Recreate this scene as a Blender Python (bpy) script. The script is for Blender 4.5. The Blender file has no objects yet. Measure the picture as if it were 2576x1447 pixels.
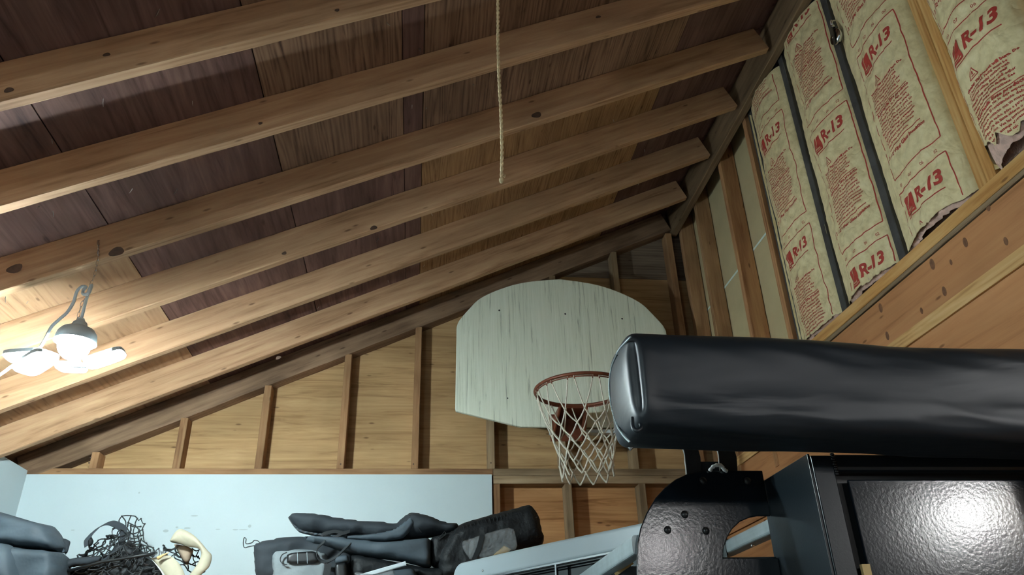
import bpy, bmesh, math, random
from mathutils import Vector, Matrix, noise
from mathutils.geometry import delaunay_2d_cdt
random.seed(7)
SC = bpy.context.scene
COL = SC.collection
H = 1.40                       # camera height above the floor
PI = math.pi

# ------------------------------------------------------------------ camera
F = 1934.0; CX, CY = 1288.0, 723.5
CAMR = ((0.99304245, 0.02820166, 0.11433008),
        (-0.11418098, 0.46805138, 0.87629368),
        (-0.02879942, -0.88325114, 0.46801498))
cam_d = bpy.data.cameras.new('camera'); cam = bpy.data.objects.new('camera', cam_d); COL.objects.link(cam)
cam_d.sensor_width = 36.0; cam_d.lens = F / 2576 * 36.0; cam_d.clip_start = 0.02
M = Matrix.Identity(4)
for r in range(3):
    M[r][0] = CAMR[r][0]; M[r][1] = -CAMR[r][1]; M[r][2] = -CAMR[r][2]
M[2][3] = H
cam.matrix_world = M
SC.camera = cam
def ray(x, y):
    c = (x - CX, y - CY, F)
    return Vector([sum(CAMR[r][k] * c[k] for k in range(3)) for r in range(3)])
def PY(x, y, Y):
    r = ray(x, y) * 1.0; r = r * (Y / r.y); return Vector((r.x, r.y, r.z + H))
def PX(x, y, X):
    r = ray(x, y); r = r * (X / r.x); return Vector((r.x, r.y, r.z + H))

# ------------------------------------------------------------------ world, exposure
W = bpy.data.worlds.new('world'); SC.world = W; W.use_nodes = True
W.node_tree.nodes['Background'].inputs[0].default_value = (0.02, 0.022, 0.026, 1)
W.node_tree.nodes['Background'].inputs[1].default_value = 0.3
vs = SC.view_settings
vs.view_transform = 'Standard'; vs.look = 'None'; vs.gamma = 1.0; vs.exposure = 0.32; vs.use_curve_mapping = False
cy = SC.cycles; cy.max_bounces = 5; cy.diffuse_bounces = 3; cy.glossy_bounces = 3; cy.transmission_bounces = 2; cy.transparent_max_bounces = 6; cy.caustics_reflective = False; cy.caustics_refractive = False; cy.use_light_tree = False
LAMP1_W, LAMP2_W, LAMP3_W, FILL_LAMP_W = 1650.0, 460.0, 170.0, 430.0     # emission strengths of the lamps
LAMP1_C = (0.80, 0.97, 1.0); LAMP2_C = (0.98, 0.98, 0.97)

# ------------------------------------------------------------------ node helpers
def mat(name):
    m = bpy.data.materials.new(name); m.use_nodes = True
    nt = m.node_tree; b = nt.nodes['Principled BSDF']
    return m, nt, b
def N(nt, t, **kw):
    n = nt.nodes.new(t)
    for k, v in kw.items():
        if k in ('operation', 'blend_type', 'noise_dimensions', 'feature', 'wave_type', 'bands_direction', 'data_type', 'distance', 'rings_direction'): setattr(n, k, v)
        else: n.inputs[k].default_value = v
    return n
def L(nt, a, b): nt.links.new(a, b)
def ramp(nt, fac, stops):
    n = nt.nodes.new('ShaderNodeValToRGB'); e = n.color_ramp.elements
    while len(e) < len(stops): e.new(0.5)
    for el, (p, c) in zip(e, stops): el.position = p; el.color = (*c, 1) if len(c) == 3 else c
    L(nt, fac, n.inputs[0]); return n.outputs[0]
def mixc(nt, fac, a, b, blend='MIX'):
    n = nt.nodes.new('ShaderNodeMix'); n.data_type = 'RGBA'; n.blend_type = blend
    for s, v in ((n.inputs[0], fac), (n.inputs[6], a), (n.inputs[7], b)):
        if isinstance(v, (int, float)): s.default_value = v
        elif isinstance(v, tuple): s.default_value = (*v, 1)
        else: L(nt, v, s)
    return n.outputs[2]
def coords(nt, scale, shift=True):
    tc = nt.nodes.new('ShaderNodeTexCoord'); v = tc.outputs['Object']
    if shift:
        oi = nt.nodes.new('ShaderNodeObjectInfo')
        mu = N(nt, 'ShaderNodeMath', operation='MULTIPLY'); mu.inputs[1].default_value = 37.0
        L(nt, oi.outputs['Random'], mu.inputs[0])
        ad = N(nt, 'ShaderNodeVectorMath', operation='ADD'); L(nt, v, ad.inputs[0]); L(nt, mu.outputs[0], ad.inputs[1]); v = ad.outputs[0]
    mp = nt.nodes.new('ShaderNodeMapping'); mp.inputs['Scale'].default_value = scale
    L(nt, v, mp.inputs[0]); return mp.outputs[0]
def srgb(r, g, b):
    f = lambda c: (c / 255 / 12.92) if c <= 10 else ((c / 255 + 0.055) / 1.055) ** 2.4
    return (f(r), f(g), f(b))
def bump(nt, b, h, strength, dist=0.01):
    n = nt.nodes.new('ShaderNodeBump'); n.inputs['Strength'].default_value = strength; n.inputs['Distance'].default_value = dist
    L(nt, h, n.inputs['Height']); L(nt, n.outputs[0], b.inputs['Normal'])

def wood(name, dark, mid, light, gs=1.0, wavy=0.6, rough=0.75, stain=0.35, var=0.25, bs=0.25, fig=0.14, pin=1.0):
    """timber or plywood: grain along the piece's own X axis"""
    m, nt, b = mat(name)
    v = coords(nt, (1.6 * gs, 22 * gs, 22 * gs))
    n1 = N(nt, 'ShaderNodeTexNoise', Scale=1.6, Detail=4.0, Roughness=0.66, Distortion=wavy); L(nt, v, n1.inputs['Vector'])
    wv = nt.nodes.new('ShaderNodeTexWave'); wv.wave_type = 'BANDS'; wv.bands_direction = 'Y'
    wv.inputs['Scale'].default_value = 0.9; wv.inputs['Distortion'].default_value = 5.0 + 12 * wavy; wv.inputs['Detail'].default_value = 2.0; wv.inputs['Detail Scale'].default_value = 0.7
    L(nt, v, wv.inputs['Vector'])
    mx = N(nt, 'ShaderNodeMath', operation='MULTIPLY'); mx.inputs[1].default_value = fig; L(nt, wv.outputs['Fac'], mx.inputs[0])
    ad = N(nt, 'ShaderNodeMath', operation='ADD'); L(nt, mx.outputs[0], ad.inputs[0])
    m2 = N(nt, 'ShaderNodeMath', operation='MULTIPLY'); m2.inputs[1].default_value = 1.17 - fig; L(nt, n1.outputs['Fac'], m2.inputs[0]); L(nt, m2.outputs[0], ad.inputs[1])
    col = ramp(nt, ad.outputs[0], [(0.28, dark), (0.52, mid), (0.82, light)])
    v2 = coords(nt, (2.2, 5, 5))
    n2 = N(nt, 'ShaderNodeTexNoise', Scale=1.0, Detail=2.0, Roughness=0.6); L(nt, v2, n2.inputs['Vector'])
    st = ramp(nt, n2.outputs['Fac'], [(0.38, (1 - stain, 1 - stain * 1.05, 1 - stain * 1.1)), (0.62, (1, 1, 1))])
    col = mixc(nt, 1.0, col, st, 'MULTIPLY')
    # small dark pin marks
    v3 = coords(nt, (5 * pin, 16 * pin, 16 * pin)); vo = N(nt, 'ShaderNodeTexVoronoi', Scale=1.1); L(nt, v3, vo.inputs['Vector'])
    pin = ramp(nt, vo.outputs['Distance'], [(0.05, (0.35, 0.3, 0.28)), (0.11, (1, 1, 1))])
    col = mixc(nt, 0.8, col, pin, 'MULTIPLY')
    oi = nt.nodes.new('ShaderNodeObjectInfo')
    vr = ramp(nt, oi.outputs['Random'], [(0.0, (1 - var, 1 - var * 1.05, 1 - var * 1.1)), (1.0, (1 + var * 0.3, 1 + var * 0.25, 1 + var * .15))])
    col = mixc(nt, 1.0, col, vr, 'MULTIPLY')
    L(nt, col, b.inputs['Base Color']); b.inputs['Roughness'].default_value = rough; b.inputs['Specular IOR Level'].default_value = 0.25
    nb = N(nt, 'ShaderNodeTexNoise', Scale=2.4, Detail=1.0, Distortion=0.0); L(nt, v, nb.inputs['Vector'])
    bump(nt, b, nb.outputs['Fac'], bs, 0.004)
    return m
def plain(name, c, rough=0.5, metal=0.0, spec=0.5, nscale=None, namt=0.2, bs=0.0, bscale=60, detail=4.0, bdist=0.003):
    m, nt, b = mat(name)
    b.inputs['Base Color'].default_value = (*c, 1); b.inputs['Roughness'].default_value = rough
    b.inputs['Metallic'].default_value = metal; b.inputs['Specular IOR Level'].default_value = spec
    if nscale:
        v = coords(nt, (1, 1, 1)); n = N(nt, 'ShaderNodeTexNoise', Scale=nscale, Detail=detail); L(nt, v, n.inputs['Vector'])
        cc = ramp(nt, n.outputs['Fac'], [(0.3, tuple(x * (1 - namt) for x in c)), (0.7, tuple(min(1, x * (1 + namt * .5)) for x in c))])
        L(nt, cc, b.inputs['Base Color'])
    if bs:
        v = coords(nt, (1, 1, 1)); n = N(nt, 'ShaderNodeTexNoise', Scale=bscale, Detail=3.0); L(nt, v, n.inputs['Vector'])
        bump(nt, b, n.outputs['Fac'], bs, bdist)
    return m
def emis(name, c, s):
    m = bpy.data.materials.new(name); m.use_nodes = True; nt = m.node_tree
    nt.nodes.remove(nt.nodes['Principled BSDF']); e = nt.nodes.new('ShaderNodeEmission')
    e.inputs[0].default_value = (*c, 1); e.inputs[1].default_value = s
    L(nt, e.outputs[0], nt.nodes['Material Output'].inputs[0]); return m

MT = {}
MT['rafter'] = wood('rafter_wood', srgb(148, 110, 78), srgb(190, 149, 114), srgb(210, 172, 134), 1.0, 0.5, var=0.12, stain=0.2)
MT['rake'] = wood('old_rake_wood', srgb(92, 72, 58), srgb(136, 108, 86), srgb(162, 132, 106), 1.0, 0.4, stain=0.4)
MT['beam'] = wood('ledger_wood', srgb(96, 76, 58), srgb(144, 116, 88), srgb(172, 142, 110), 0.9, 0.4, stain=0.35)
MT['stud'] = wood('stud_wood', srgb(122, 86, 58), srgb(168, 126, 90), srgb(190, 150, 110), 1.0, 0.35, var=0.2)
MT['stud_grey'] = wood('weathered_stud_wood', srgb(108, 88, 66), srgb(150, 126, 98), srgb(176, 152, 122), 1.0, 0.35, var=0.2)
MT['newstud'] = wood('fresh_stud_wood', srgb(172, 116, 60), srgb(214, 160, 96), srgb(232, 188, 126), 1.0, 0.35, var=0.1, stain=0.15)
MT['orangestud'] = wood('orange_stud_wood', srgb(132, 88, 56), srgb(182, 130, 90), srgb(208, 160, 112), 1.0, 0.35, var=0.1, stain=0.2)
MT['deck'] = wood('old_roof_plywood', srgb(82, 58, 53), srgb(120, 89, 81), srgb(142, 109, 97), 0.8, 1.0, stain=0.35, var=0.1, fig=0.06, pin=0.55)
MT['deck_grain'] = wood('grained_roof_plywood', srgb(72, 51, 42), srgb(140, 108, 86), srgb(166, 132, 106), 0.9, 1.6, stain=0.3, var=0.12, bs=0.5, fig=0.22)
MT['deck_gold'] = wood('golden_roof_plywood', srgb(122, 87, 56), srgb(170, 130, 91), srgb(192, 152, 110), 0.8, 2.6, stain=0.2, var=0.1, bs=0.35, fig=0.2)
MT['deck_new'] = wood('fresh_roof_plywood', srgb(140, 104, 78), srgb(186, 148, 114), srgb(200, 164, 128), 0.4, 2.6, stain=0.12, var=0.1, fig=0.12)
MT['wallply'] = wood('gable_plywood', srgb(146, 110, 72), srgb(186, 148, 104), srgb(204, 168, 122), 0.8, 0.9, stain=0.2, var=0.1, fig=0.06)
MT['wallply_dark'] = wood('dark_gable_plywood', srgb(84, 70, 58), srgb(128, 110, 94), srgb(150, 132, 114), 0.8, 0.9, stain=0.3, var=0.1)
MT['wallply_red'] = wood('reddish_wall_plywood', srgb(138, 92, 54), srgb(184, 132, 86), srgb(202, 152, 104), 0.8, 0.9, stain=0.2, var=0.12, fig=0.06)
MT['header'] = wood('header_board_wood', srgb(150, 98, 60), srgb(200, 140, 94), srgb(212, 154, 106), 0.5, 0.4, stain=0.14, var=0.08, fig=0.04)
MT['strip'] = wood('pale_strip_wood', srgb(176, 126, 76), srgb(216, 170, 112), srgb(232, 194, 140), 0.8, 0.8, stain=0.12, var=0.05)
MT['drywall'] = plain('white_painted_drywall', srgb(190, 203, 206), 0.7, nscale=3.0, namt=0.04, bs=0.06, bscale=90)
MT['greyboard'] = plain('unpainted_drywall', srgb(196, 178, 138), 0.85, nscale=9.0, namt=0.08, bs=0.05, bscale=40)
MT['darkply'] = wood('dark_bare_plywood', srgb(52, 42, 34), srgb(80, 66, 54), srgb(96, 80, 66), 0.8, 0.9, fig=.05)
MT['floor'] = plain('concrete_floor', srgb(104, 101, 97), 0.8, nscale=4.0, namt=0.25)
MT['tar'] = plain('grey_tar_coated_wood', srgb(74, 72, 72), 0.5, nscale=14.0, namt=0.5, bs=0.3, bscale=25)
MT['knot'] = plain('dark_knot_wood', srgb(84, 62, 48), 0.7, nscale=60, namt=0.35)
MT['nail'] = plain('steel_nail', srgb(200, 195, 190), 0.35, metal=1.0)
MT['rope'] = plain('twisted_cord_fibre', srgb(222, 200, 156), 0.85, nscale=90, namt=0.25)
MT['chrome'] = plain('chrome_steel', srgb(225, 225, 228), 0.15, metal=1.0)
MT['galv'] = plain('galvanised_steel', srgb(172, 186, 190), 0.45, metal=0.35, nscale=26, namt=0.12)
MT['whiteplastic'] = plain('white_plastic', srgb(206, 216, 220), 0.35)
MT['whitepaint'] = plain('white_gloss_paint', srgb(176, 190, 196), 0.35)
MT['blackplastic'] = plain('black_plastic', srgb(26, 28, 30), 0.35)
MT['void'] = plain('dark_glass', srgb(10, 12, 14), 0.1)
MT['orange'] = plain('rust_orange_paint', srgb(120, 66, 44), 0.45, nscale=30, namt=0.35, metal=0.2)
MT['net'] = plain('white_nylon_cord', srgb(222, 214, 196), 0.8, nscale=50, namt=0.2)
MT['darknet'] = plain('black_nylon_cord', srgb(38, 40, 42), 0.7)
MT['pink'] = plain('pink_glass_wool', srgb(222, 186, 170), 1.0, nscale=30, namt=0.3, bs=0.8, bscale=60, bdist=0.01)
MT['red'] = plain('red_print_ink', srgb(178, 60, 48), 0.7, nscale=120, namt=0.12)
MT['cream'] = plain('cream_canvas', srgb(176, 168, 146), 0.8, nscale=14, namt=0.15, bs=0.3, bscale=60)
MT['strapblack'] = plain('black_webbing', srgb(26, 29, 32), 0.75, bs=0.3, bscale=200)
MT['greyfab'] = plain('grey_coated_fabric', srgb(70, 80, 88), 0.62, spec=.35, nscale=6, namt=0.25, bs=0.4, bscale=12, bdist=0.02)
MT['darkfab'] = plain('charcoal_nylon_fabric', srgb(50, 55, 60), 0.8, spec=.25, nscale=6, namt=0.25, bs=0.4, bscale=14, bdist=0.02)
MT['blackfab'] = plain('black_nylon_fabric', srgb(24, 27, 30), 0.6, spec=.35, nscale=8, namt=0.25, bs=0.6, bscale=24, bdist=0.02)
MT['palefab'] = plain('pale_grey_fabric', srgb(122, 130, 134), 0.7, nscale=8, namt=0.15, bs=0.5, bscale=18, bdist=.02)
MT['lining'] = plain('brown_canvas_lining', srgb(150, 132, 112), 0.8, nscale=20, namt=.3)
MT['scuff'] = plain('grey_scuff', srgb(168, 178, 180), 0.8)
MT['smudge'] = plain('brown_knot_smudge', srgb(128, 86, 58), 0.75, nscale=70, namt=.35)
MT['tan'] = plain('tan_label_card', srgb(206, 176, 122), 0.7)
MT['brightstrip'] = plain('bright_tape', srgb(226, 240, 232), 0.6)
MT['bead'] = plain('weld_bead_steel', srgb(60, 60, 62), 0.2, metal=0.8)
MT['frayed'] = plain('frayed_white_edge', srgb(226, 228, 226), 0.8)

def vinyl():
    m, nt, b = mat('black_vinyl')
    b.inputs['Base Color'].default_value = (*srgb(17, 28, 37), 1); b.inputs['Roughness'].default_value = 0.46; b.inputs['Specular IOR Level'].default_value = 0.7
    v = coords(nt, (1.2, 4, 4), False); n = N(nt, 'ShaderNodeTexNoise', Scale=2.2, Detail=3.0, Roughness=0.5, Distortion=0.8); L(nt, v, n.inputs['Vector'])
    bump(nt, b, n.outputs['Fac'], 0.14, 0.03); return m
MT['vinyl'] = vinyl()
def powder(name, c, bs, rough=0.3, scale=260.0):
    m, nt, b = mat(name)
    b.inputs['Base Color'].default_value = (*c, 1); b.inputs['Roughness'].default_value = rough
    v = coords(nt, (1, 1, 1), False); n = N(nt, 'ShaderNodeTexNoise', Scale=scale, Detail=2.0); L(nt, v, n.inputs['Vector'])
    bump(nt, b, n.outputs['Fac'], bs, 0.002); return m
MT['powder'] = powder('black_powder_coat', srgb(14, 22, 29), 0.11, 0.19, 150.0)
MT['powder_s'] = powder('smooth_black_paint', srgb(20, 28, 34), 0.08, 0.28)
def paintedboard():
    m, nt, b = mat('white_grooved_board_paint')
    v = coords(nt, (46, 1, 1.6), False)
    n = N(nt, 'ShaderNodeTexNoise', Scale=1.5, Detail=5.0, Roughness=0.65, Distortion=0.5); L(nt, v, n.inputs['Vector'])
    c = ramp(nt, n.outputs['Fac'], [(0.33, srgb(168, 172, 154)), (0.43, srgb(224, 228, 208)), (0.7, srgb(236, 239, 222))])
    L(nt, c, b.inputs['Base Color']); b.inputs['Roughness'].default_value = 0.6
    bump(nt, b, n.outputs['Fac'], 0.5, 0.004); return m
MT['board'] = paintedboard()
def kraft():
    m, nt, b = mat('kraft_paper_facing')
    v = coords(nt, (1, 1, 1))
    n = N(nt, 'ShaderNodeTexNoise', Scale=26.0, Detail=5.0, Roughness=0.6); L(nt, v, n.inputs['Vector'])
    c = ramp(nt, n.outputs['Fac'], [(0.3, srgb(216, 196, 148)), (0.55, srgb(232, 214, 166)), (0.75, srgb(240, 224, 182))])
    L(nt, c, b.inputs['Base Color']); b.inputs['Roughness'].default_value = 0.6
    vv = coords(nt, (1, 1.5, 1)); w = N(nt, 'ShaderNodeTexNoise', Scale=11.0, Detail=3.0, Roughness=0.5, Distortion=0.4); L(nt, vv, w.inputs['Vector'])
    sub = N(nt, 'ShaderNodeMath', operation='SUBTRACT'); L(nt, w.outputs['Fac'], sub.inputs[0]); sub.inputs[1].default_value = 0.5
    ab = N(nt, 'ShaderNodeMath', operation='ABSOLUTE'); L(nt, sub.outputs[0], ab.inputs[0])
    bump(nt, b, ab.outputs[0], 0.55, 0.03); return m
MT['kraft'] = kraft()
def clearplastic():
    m, nt, b = mat('clear_plastic_film')
    b.inputs['Base Color'].default_value = (0.55, 0.58, 0.6, 1); b.inputs['Roughness'].default_value = 0.12; b.inputs['Alpha'].default_value = 0.2
    v = coords(nt, (1, 1, 1)); n = N(nt, 'ShaderNodeTexNoise', Scale=28.0, Detail=3.0, Distortion=1.5); L(nt, v, n.inputs['Vector'])
    bump(nt, b, n.outputs['Fac'], 0.9, 0.02); return m
MT['clear'] = clearplastic()

# ------------------------------------------------------------------ object helpers
def mesh_obj(name, verts, faces, m, parent=None, smooth=False):
    me = bpy.data.meshes.new(name); me.from_pydata([tuple(v) for v in verts], [], faces); me.update()
    if m: me.materials.append(m if not isinstance(m, str) else MT[m])
    if smooth:
        for p in me.polygons: p.use_smooth = True
    o = bpy.data.objects.new(name, me); COL.objects.link(o)
    if parent: o.parent = parent
    return o
def tag(o, label=None, cat=None, group=None, kind=None):
    if label: o['label'] = label
    if cat: o['category'] = cat
    if group: o['group'] = group
    if kind: o['kind'] = kind
    return o
def thing(name, loc, label, cat, group=None):
    o = bpy.data.objects.new(name, None); COL.objects.link(o); o.location = loc; o.empty_display_size = 0.1
    bpy.context.view_layer.update()
    return tag(o, label, cat, group)
def adopt(o, parent):
    """make o a child and keep its place (parents are never rotated here)"""
    o.parent = parent
    p = parent; off = Vector((0, 0, 0))
    while p: off += p.location; p = p.parent
    o.location = o.location - off
    return o
class MB:
    def __init__(s): s.v = []; s.f = []
    def add(s, vs, fs):
        b = len(s.v); s.v += [Vector(v) for v in vs]; s.f += [tuple(b + i for i in f) for f in fs]
    def box(s, x0, x1, y0, y1, z0, z1):
        s.add([(x0,y0,z0),(x1,y0,z0),(x1,y1,z0),(x0,y1,z0),(x0,y0,z1),(x1,y0,z1),(x1,y1,z1),(x0,y1,z1)],
              [(0,3,2,1),(4,5,6,7),(0,1,5,4),(1,2,6,5),(2,3,7,6),(3,0,4,7)])
    def tube(s, pts, r, n=6, cap=True, closed=False):
        pts = [Vector(p) for p in pts]; k = len(pts); rr = r if isinstance(r, (list, tuple)) else [r] * k
        rings = []; up = None
        for i, p in enumerate(pts):
            if closed: t = pts[(i + 1) % k] - pts[i - 1]
            else: t = pts[min(i + 1, k - 1)] - pts[max(i - 1, 0)]
            if t.length < 1e-9: t = Vector((0, 0, 1))
            t.normalize()
            if up is None:
                up = Vector((0, 0, 1)) if abs(t.z) < 0.9 else Vector((1, 0, 0))
            a = t.cross(up)
            if a.length < 1e-6: a = t.orthogonal()
            a.normalize(); bb = a.cross(t).normalized(); up = bb
            rings.append([p + a * (rr[i] * math.cos(2 * PI * j / n)) + bb * (rr[i] * math.sin(2 * PI * j / n)) for j in range(n)])
        b = len(s.v)
        for rg in rings: s.v += rg
        m = k if closed else k - 1
        for i in range(m):
            i2 = (i + 1) % k
            for j in range(n):
                s.f.append((b + i * n + j, b + i2 * n + j, b + i2 * n + (j + 1) % n, b + i * n + (j + 1) % n))
        if cap and not closed:
            s.f.append(tuple(b + j for j in range(n))); s.f.append(tuple(b + (k - 1) * n + j for j in reversed(range(n))))
    def sphere(s, c, r, nu=10, nv=6):
        c = Vector(c); rx, ry, rz = r if isinstance(r, (tuple, list)) else (r, r, r)
        vs = [c + Vector((0, 0, rz))]
        for i in range(1, nv):
            th = PI * i / nv
            for j in range(nu): vs.append(c + Vector((rx * math.sin(th) * math.cos(2*PI*j/nu), ry * math.sin(th) * math.sin(2*PI*j/nu), rz * math.cos(th))))
        vs.append(c - Vector((0, 0, rz)))
        fs = [(0, 1 + j, 1 + (j + 1) % nu) for j in range(nu)]
        for i in range(nv - 2):
            for j in range(nu):
                a = 1 + i * nu + j; b2 = 1 + i * nu + (j + 1) % nu
                fs.append((a, a + nu, b2 + nu, b2))
        e = len(vs) - 1; fs += [(e, e - nu + (j + 1) % nu, e - nu + j) for j in range(nu)]
        s.add(vs, fs)
    def ribbon(s, pts, wdir, w, th):
        """band following pts; wdir = width direction (one vector or one per point)"""
        pts = [Vector(p) for p in pts]; k = len(pts)
        wd = [Vector(d).normalized() for d in (wdir if isinstance(wdir, list) else [wdir] * k)]
        ww = w if isinstance(w, list) else [w] * k
        b = len(s.v)
        for i, p in enumerate(pts):
            t = (pts[min(i + 1, k - 1)] - pts[max(i - 1, 0)]).normalized()
            nrm = t.cross(wd[i])
            nrm = nrm.normalized() if nrm.length > 1e-6 else t.orthogonal().normalized()
            for a, c in ((-.5, -.5), (.5, -.5), (.5, .5), (-.5, .5)):
                s.v.append(p + wd[i] * (a * ww[i]) + nrm * (c * th))
        for i in range(k - 1):
            for j in range(4):
                s.f.append((b + i*4 + j, b + i*4 + (j+1) % 4, b + (i+1)*4 + (j+1) % 4, b + (i+1)*4 + j))
        s.f.append((b, b+3, b+2, b+1)); e = b + (k-1)*4; s.f.append((e, e+1, e+2, e+3))
    def build(s, name, m, parent=None, smooth=False, origin=None):
        if origin is None and s.v:
            origin = sum(s.v, Vector((0, 0, 0))) / len(s.v)
        o = mesh_obj(name, [v - origin for v in s.v], s.f, m, None, smooth); o.location = origin
        if parent: adopt(o, parent)
        return o
def smoothpath(pts, n=8, closed=False):
    """Catmull-Rom"""
    pts = [Vector(p) for p in pts]; k = len(pts); out = []
    rng = k if closed else k - 1
    for i in range(rng):
        if closed: p0, p1, p2, p3 = pts[i-1], pts[i], pts[(i+1) % k], pts[(i+2) % k]
        else: p0, p1, p2, p3 = pts[max(i-1,0)], pts[i], pts[i+1], pts[min(i+2,k-1)]
        for j in range(n):
            t = j / n
            out.append(0.5 * ((2*p1) + (p2-p0)*t + (2*p0-5*p1+4*p2-p3)*t*t + (3*p1-p0-3*p2+p3)*t**3))
    if not closed: out.append(pts[-1])
    return out
_beam_cache = {}
def beam(name, p0, p1, w, h, m, parent=None, up=(0, 0, 1), jitter=0.0008, ch=0.0025, segs=None):
    """timber from p0 to p1 (axis through the centre); w across, h along up. Local X runs along the grain."""
    p0, p1 = Vector(p0), Vector(p1); ln = (p1 - p0).length
    x = (p1 - p0).normalized(); z = Vector(up); z = (z - x * z.dot(x)).normalized(); y = z.cross(x)
    segs = segs or max(2, int(ln / 0.12))
    sec = [(-w/2+ch,-h/2),(w/2-ch,-h/2),(w/2,-h/2+ch),(w/2,h/2-ch),(w/2-ch,h/2),(-w/2+ch,h/2),(-w/2,h/2-ch),(-w/2,-h/2+ch)]
    sd = random.random() * 100
    vs = []
    for i in range(segs + 1):
        px = -ln/2 + ln * i / segs
        for j, (a, b) in enumerate(sec):
            d = noise.noise_vector(Vector((px * 5 + sd, j * 1.7, sd))) * jitter if jitter else Vector((0,0,0))
            vs.append((px, a + d.y, b + d.z))
    fs = []
    for i in range(segs):
        for j in range(8): fs.append((i*8+j, i*8+(j+1) % 8, (i+1)*8+(j+1) % 8, (i+1)*8+j))
    fs.append(tuple(reversed(range(8)))); fs.append(tuple(segs*8 + j for j in range(8)))
    o = mesh_obj(name, vs, fs, m)
    mw = Matrix((x, y, z)).transposed().to_4x4(); mw.translation = (p0 + p1) / 2
    o.matrix_world = mw
    if parent: o.parent = parent
    return o
def slab(name, c, ax, ay, lx, ly, th, m, parent=None):
    """board: grain along ax (length lx), width along ay, thickness th centred on c"""
    ax = Vector(ax).normalized(); ay = Vector(ay).normalized(); az = ax.cross(ay)
    mb = MB(); mb.box(-lx/2, lx/2, -ly/2, ly/2, -th/2, th/2)
    o = mesh_obj(name, mb.v, mb.f, m)
    mw = Matrix((ax, ay, az)).transposed().to_4x4(); mw.translation = Vector(c); o.matrix_world = mw
    if parent: o.parent = parent
    return o
def structure(name, verts, faces, m, label=None):
    o = mesh_obj(name, verts, faces, m); o['kind'] = 'structure'
    if label: o['label'] = label
    return o
def boxobj(name, x0, x1, y0, y1, z0, z1, m, parent=None):
    mb = MB(); mb.box(x0, x1, y0, y1, z0, z1); return mb.build(name, m, parent)

# ------------------------------------------------------------------ room measures (camera-relative heights + H)
D = 4.11                      # inner face of the back wall studs
SL = 0.45986                  # roof slope
Z0 = 1.9243 + H               # rafter underside at x = 0
XL, XR = -1.951, 1.65         # left drywall, stud face of right wall
CS = math.cos(math.atan(SL)); SN = math.sin(math.atan(SL))
def roofz(x): return Z0 + SL * x
RD = 0.136                    # rafter depth
EX0, EY1 = 4.3, 1.311          # the room runs on to the right, nearer than the insulated wall
YF = -3.2                     # wall behind the camera

def box_structure(name, x0, x1, y0, y1, z0, z1, m, label):
    mb = MB(); mb.box(x0, x1, y0, y1, z0, z1)
    o = mb.build(name, m, None); o['kind'] = 'structure'; o['label'] = label; return o
floor = box_structure('floor', XL - .2, EX0 + .2, YF - .2, D + .3, -0.1, 0.0, 'floor', 'grey concrete garage floor')
wall_left = box_structure('wall_left', XL - 0.1, XL, YF, D - 0.013, 0.0, H + 1.066, 'drywall', 'white painted left wall below the rafters')
wall_front = box_structure('wall_front', XL - .1, EX0, YF - 0.1, YF, 0, H + 2.7, 'darkply', 'bare dark plywood wall behind the viewer')
wall_side = box_structure('wall_side', EX0, EX0 + 0.1, YF - .1, EY1 + .1, 0, H + 2.7, 'darkply', 'bare dark plywood wall on the far side of the bay')
wall_inner = box_structure('wall_inner', XR + 0.13, EX0 + .1, EY1, EY1 + 0.1, 0, H + 2.7, 'darkply', 'bare dark plywood wall that closes the side bay')

# --- roof deck
mb = MB()
def deckpt(x, y, off): return Vector((x - SN * off, y, roofz(x) + CS * off))
dk0, dk1 = RD + 0.0135, RD + 0.04
xa, xb = XL - 0.25, XR + 0.05
vs = [deckpt(xa, YF, dk0), deckpt(xb + .06, YF, dk0), deckpt(xb + .06, D + .2, dk0), deckpt(xa, D + .2, dk0), deckpt(xa, YF, dk1), deckpt(xb + .06, YF, dk1), deckpt(xb + .06, D + .2, dk1), deckpt(xa, D + .2, dk1)]
mb.add(vs, [(0,3,2,1),(4,5,6,7),(0,1,5,4),(1,2,6,5),(2,3,7,6),(3,0,4,7)])
ceiling = mb.build('ceiling', 'deck', None, origin=Vector((0, 0, 0))); tag(ceiling, 'sloping plywood roof underside carried on wooden rafters', kind='structure')
sdir = Vector((CS, 0, SN)); ydir = Vector((0, 1, 0)); nup = Vector((-SN, 0, CS))
def panel(x0, x1, y0, y1, m, th=0.012, gap=0.002, drop=0.0):
    c = (deckpt(x0, y0, RD + .0065 - drop) + deckpt(x1, y1, RD + .0065 - drop)) / 2
    lx = (y1 - y0) - gap; ly = (x1 - x0) / CS - gap
    return slab('roof_panel', c, ydir, -sdir, lx, ly, th, m, ceiling)
RY = [1.706, 2.101, 2.521, 2.921, 3.331, 3.751]       # rafter centres
rows = [(YF, -0.4), (-0.4, 1.706), (1.706, 2.521), (2.521, 3.331), (3.331, D + .2)]
cols = [(XL - .25, -1.085), (-1.085, -0.5), (-0.5, -0.04), (-0.04, 0.035), (0.035, 1.175), (1.175, 1.63)]
matmap = {0: ['deck', 'deck', 'deck', 'deck', 'deck', 'deck'], 1: ['deck', 'deck', 'deck_grain', 'deck', 'deck_grain', 'deck'],
          2: ['deck', 'deck', 'deck_grain', 'deck', 'deck_grain', 'deck'],
          3: ['deck_new', 'deck', 'deck', 'deck', 'deck_gold', 'deck'], 4: ['deck_new', 'deck', 'deck', 'deck', 'deck_gold', 'deck']}
for ri, (ya, yb) in enumerate(rows):
    for ci, (x0, x1) in enumerate(cols):
        panel(x0, x1, ya, yb, matmap[ri][ci], gap=0.004)
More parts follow.
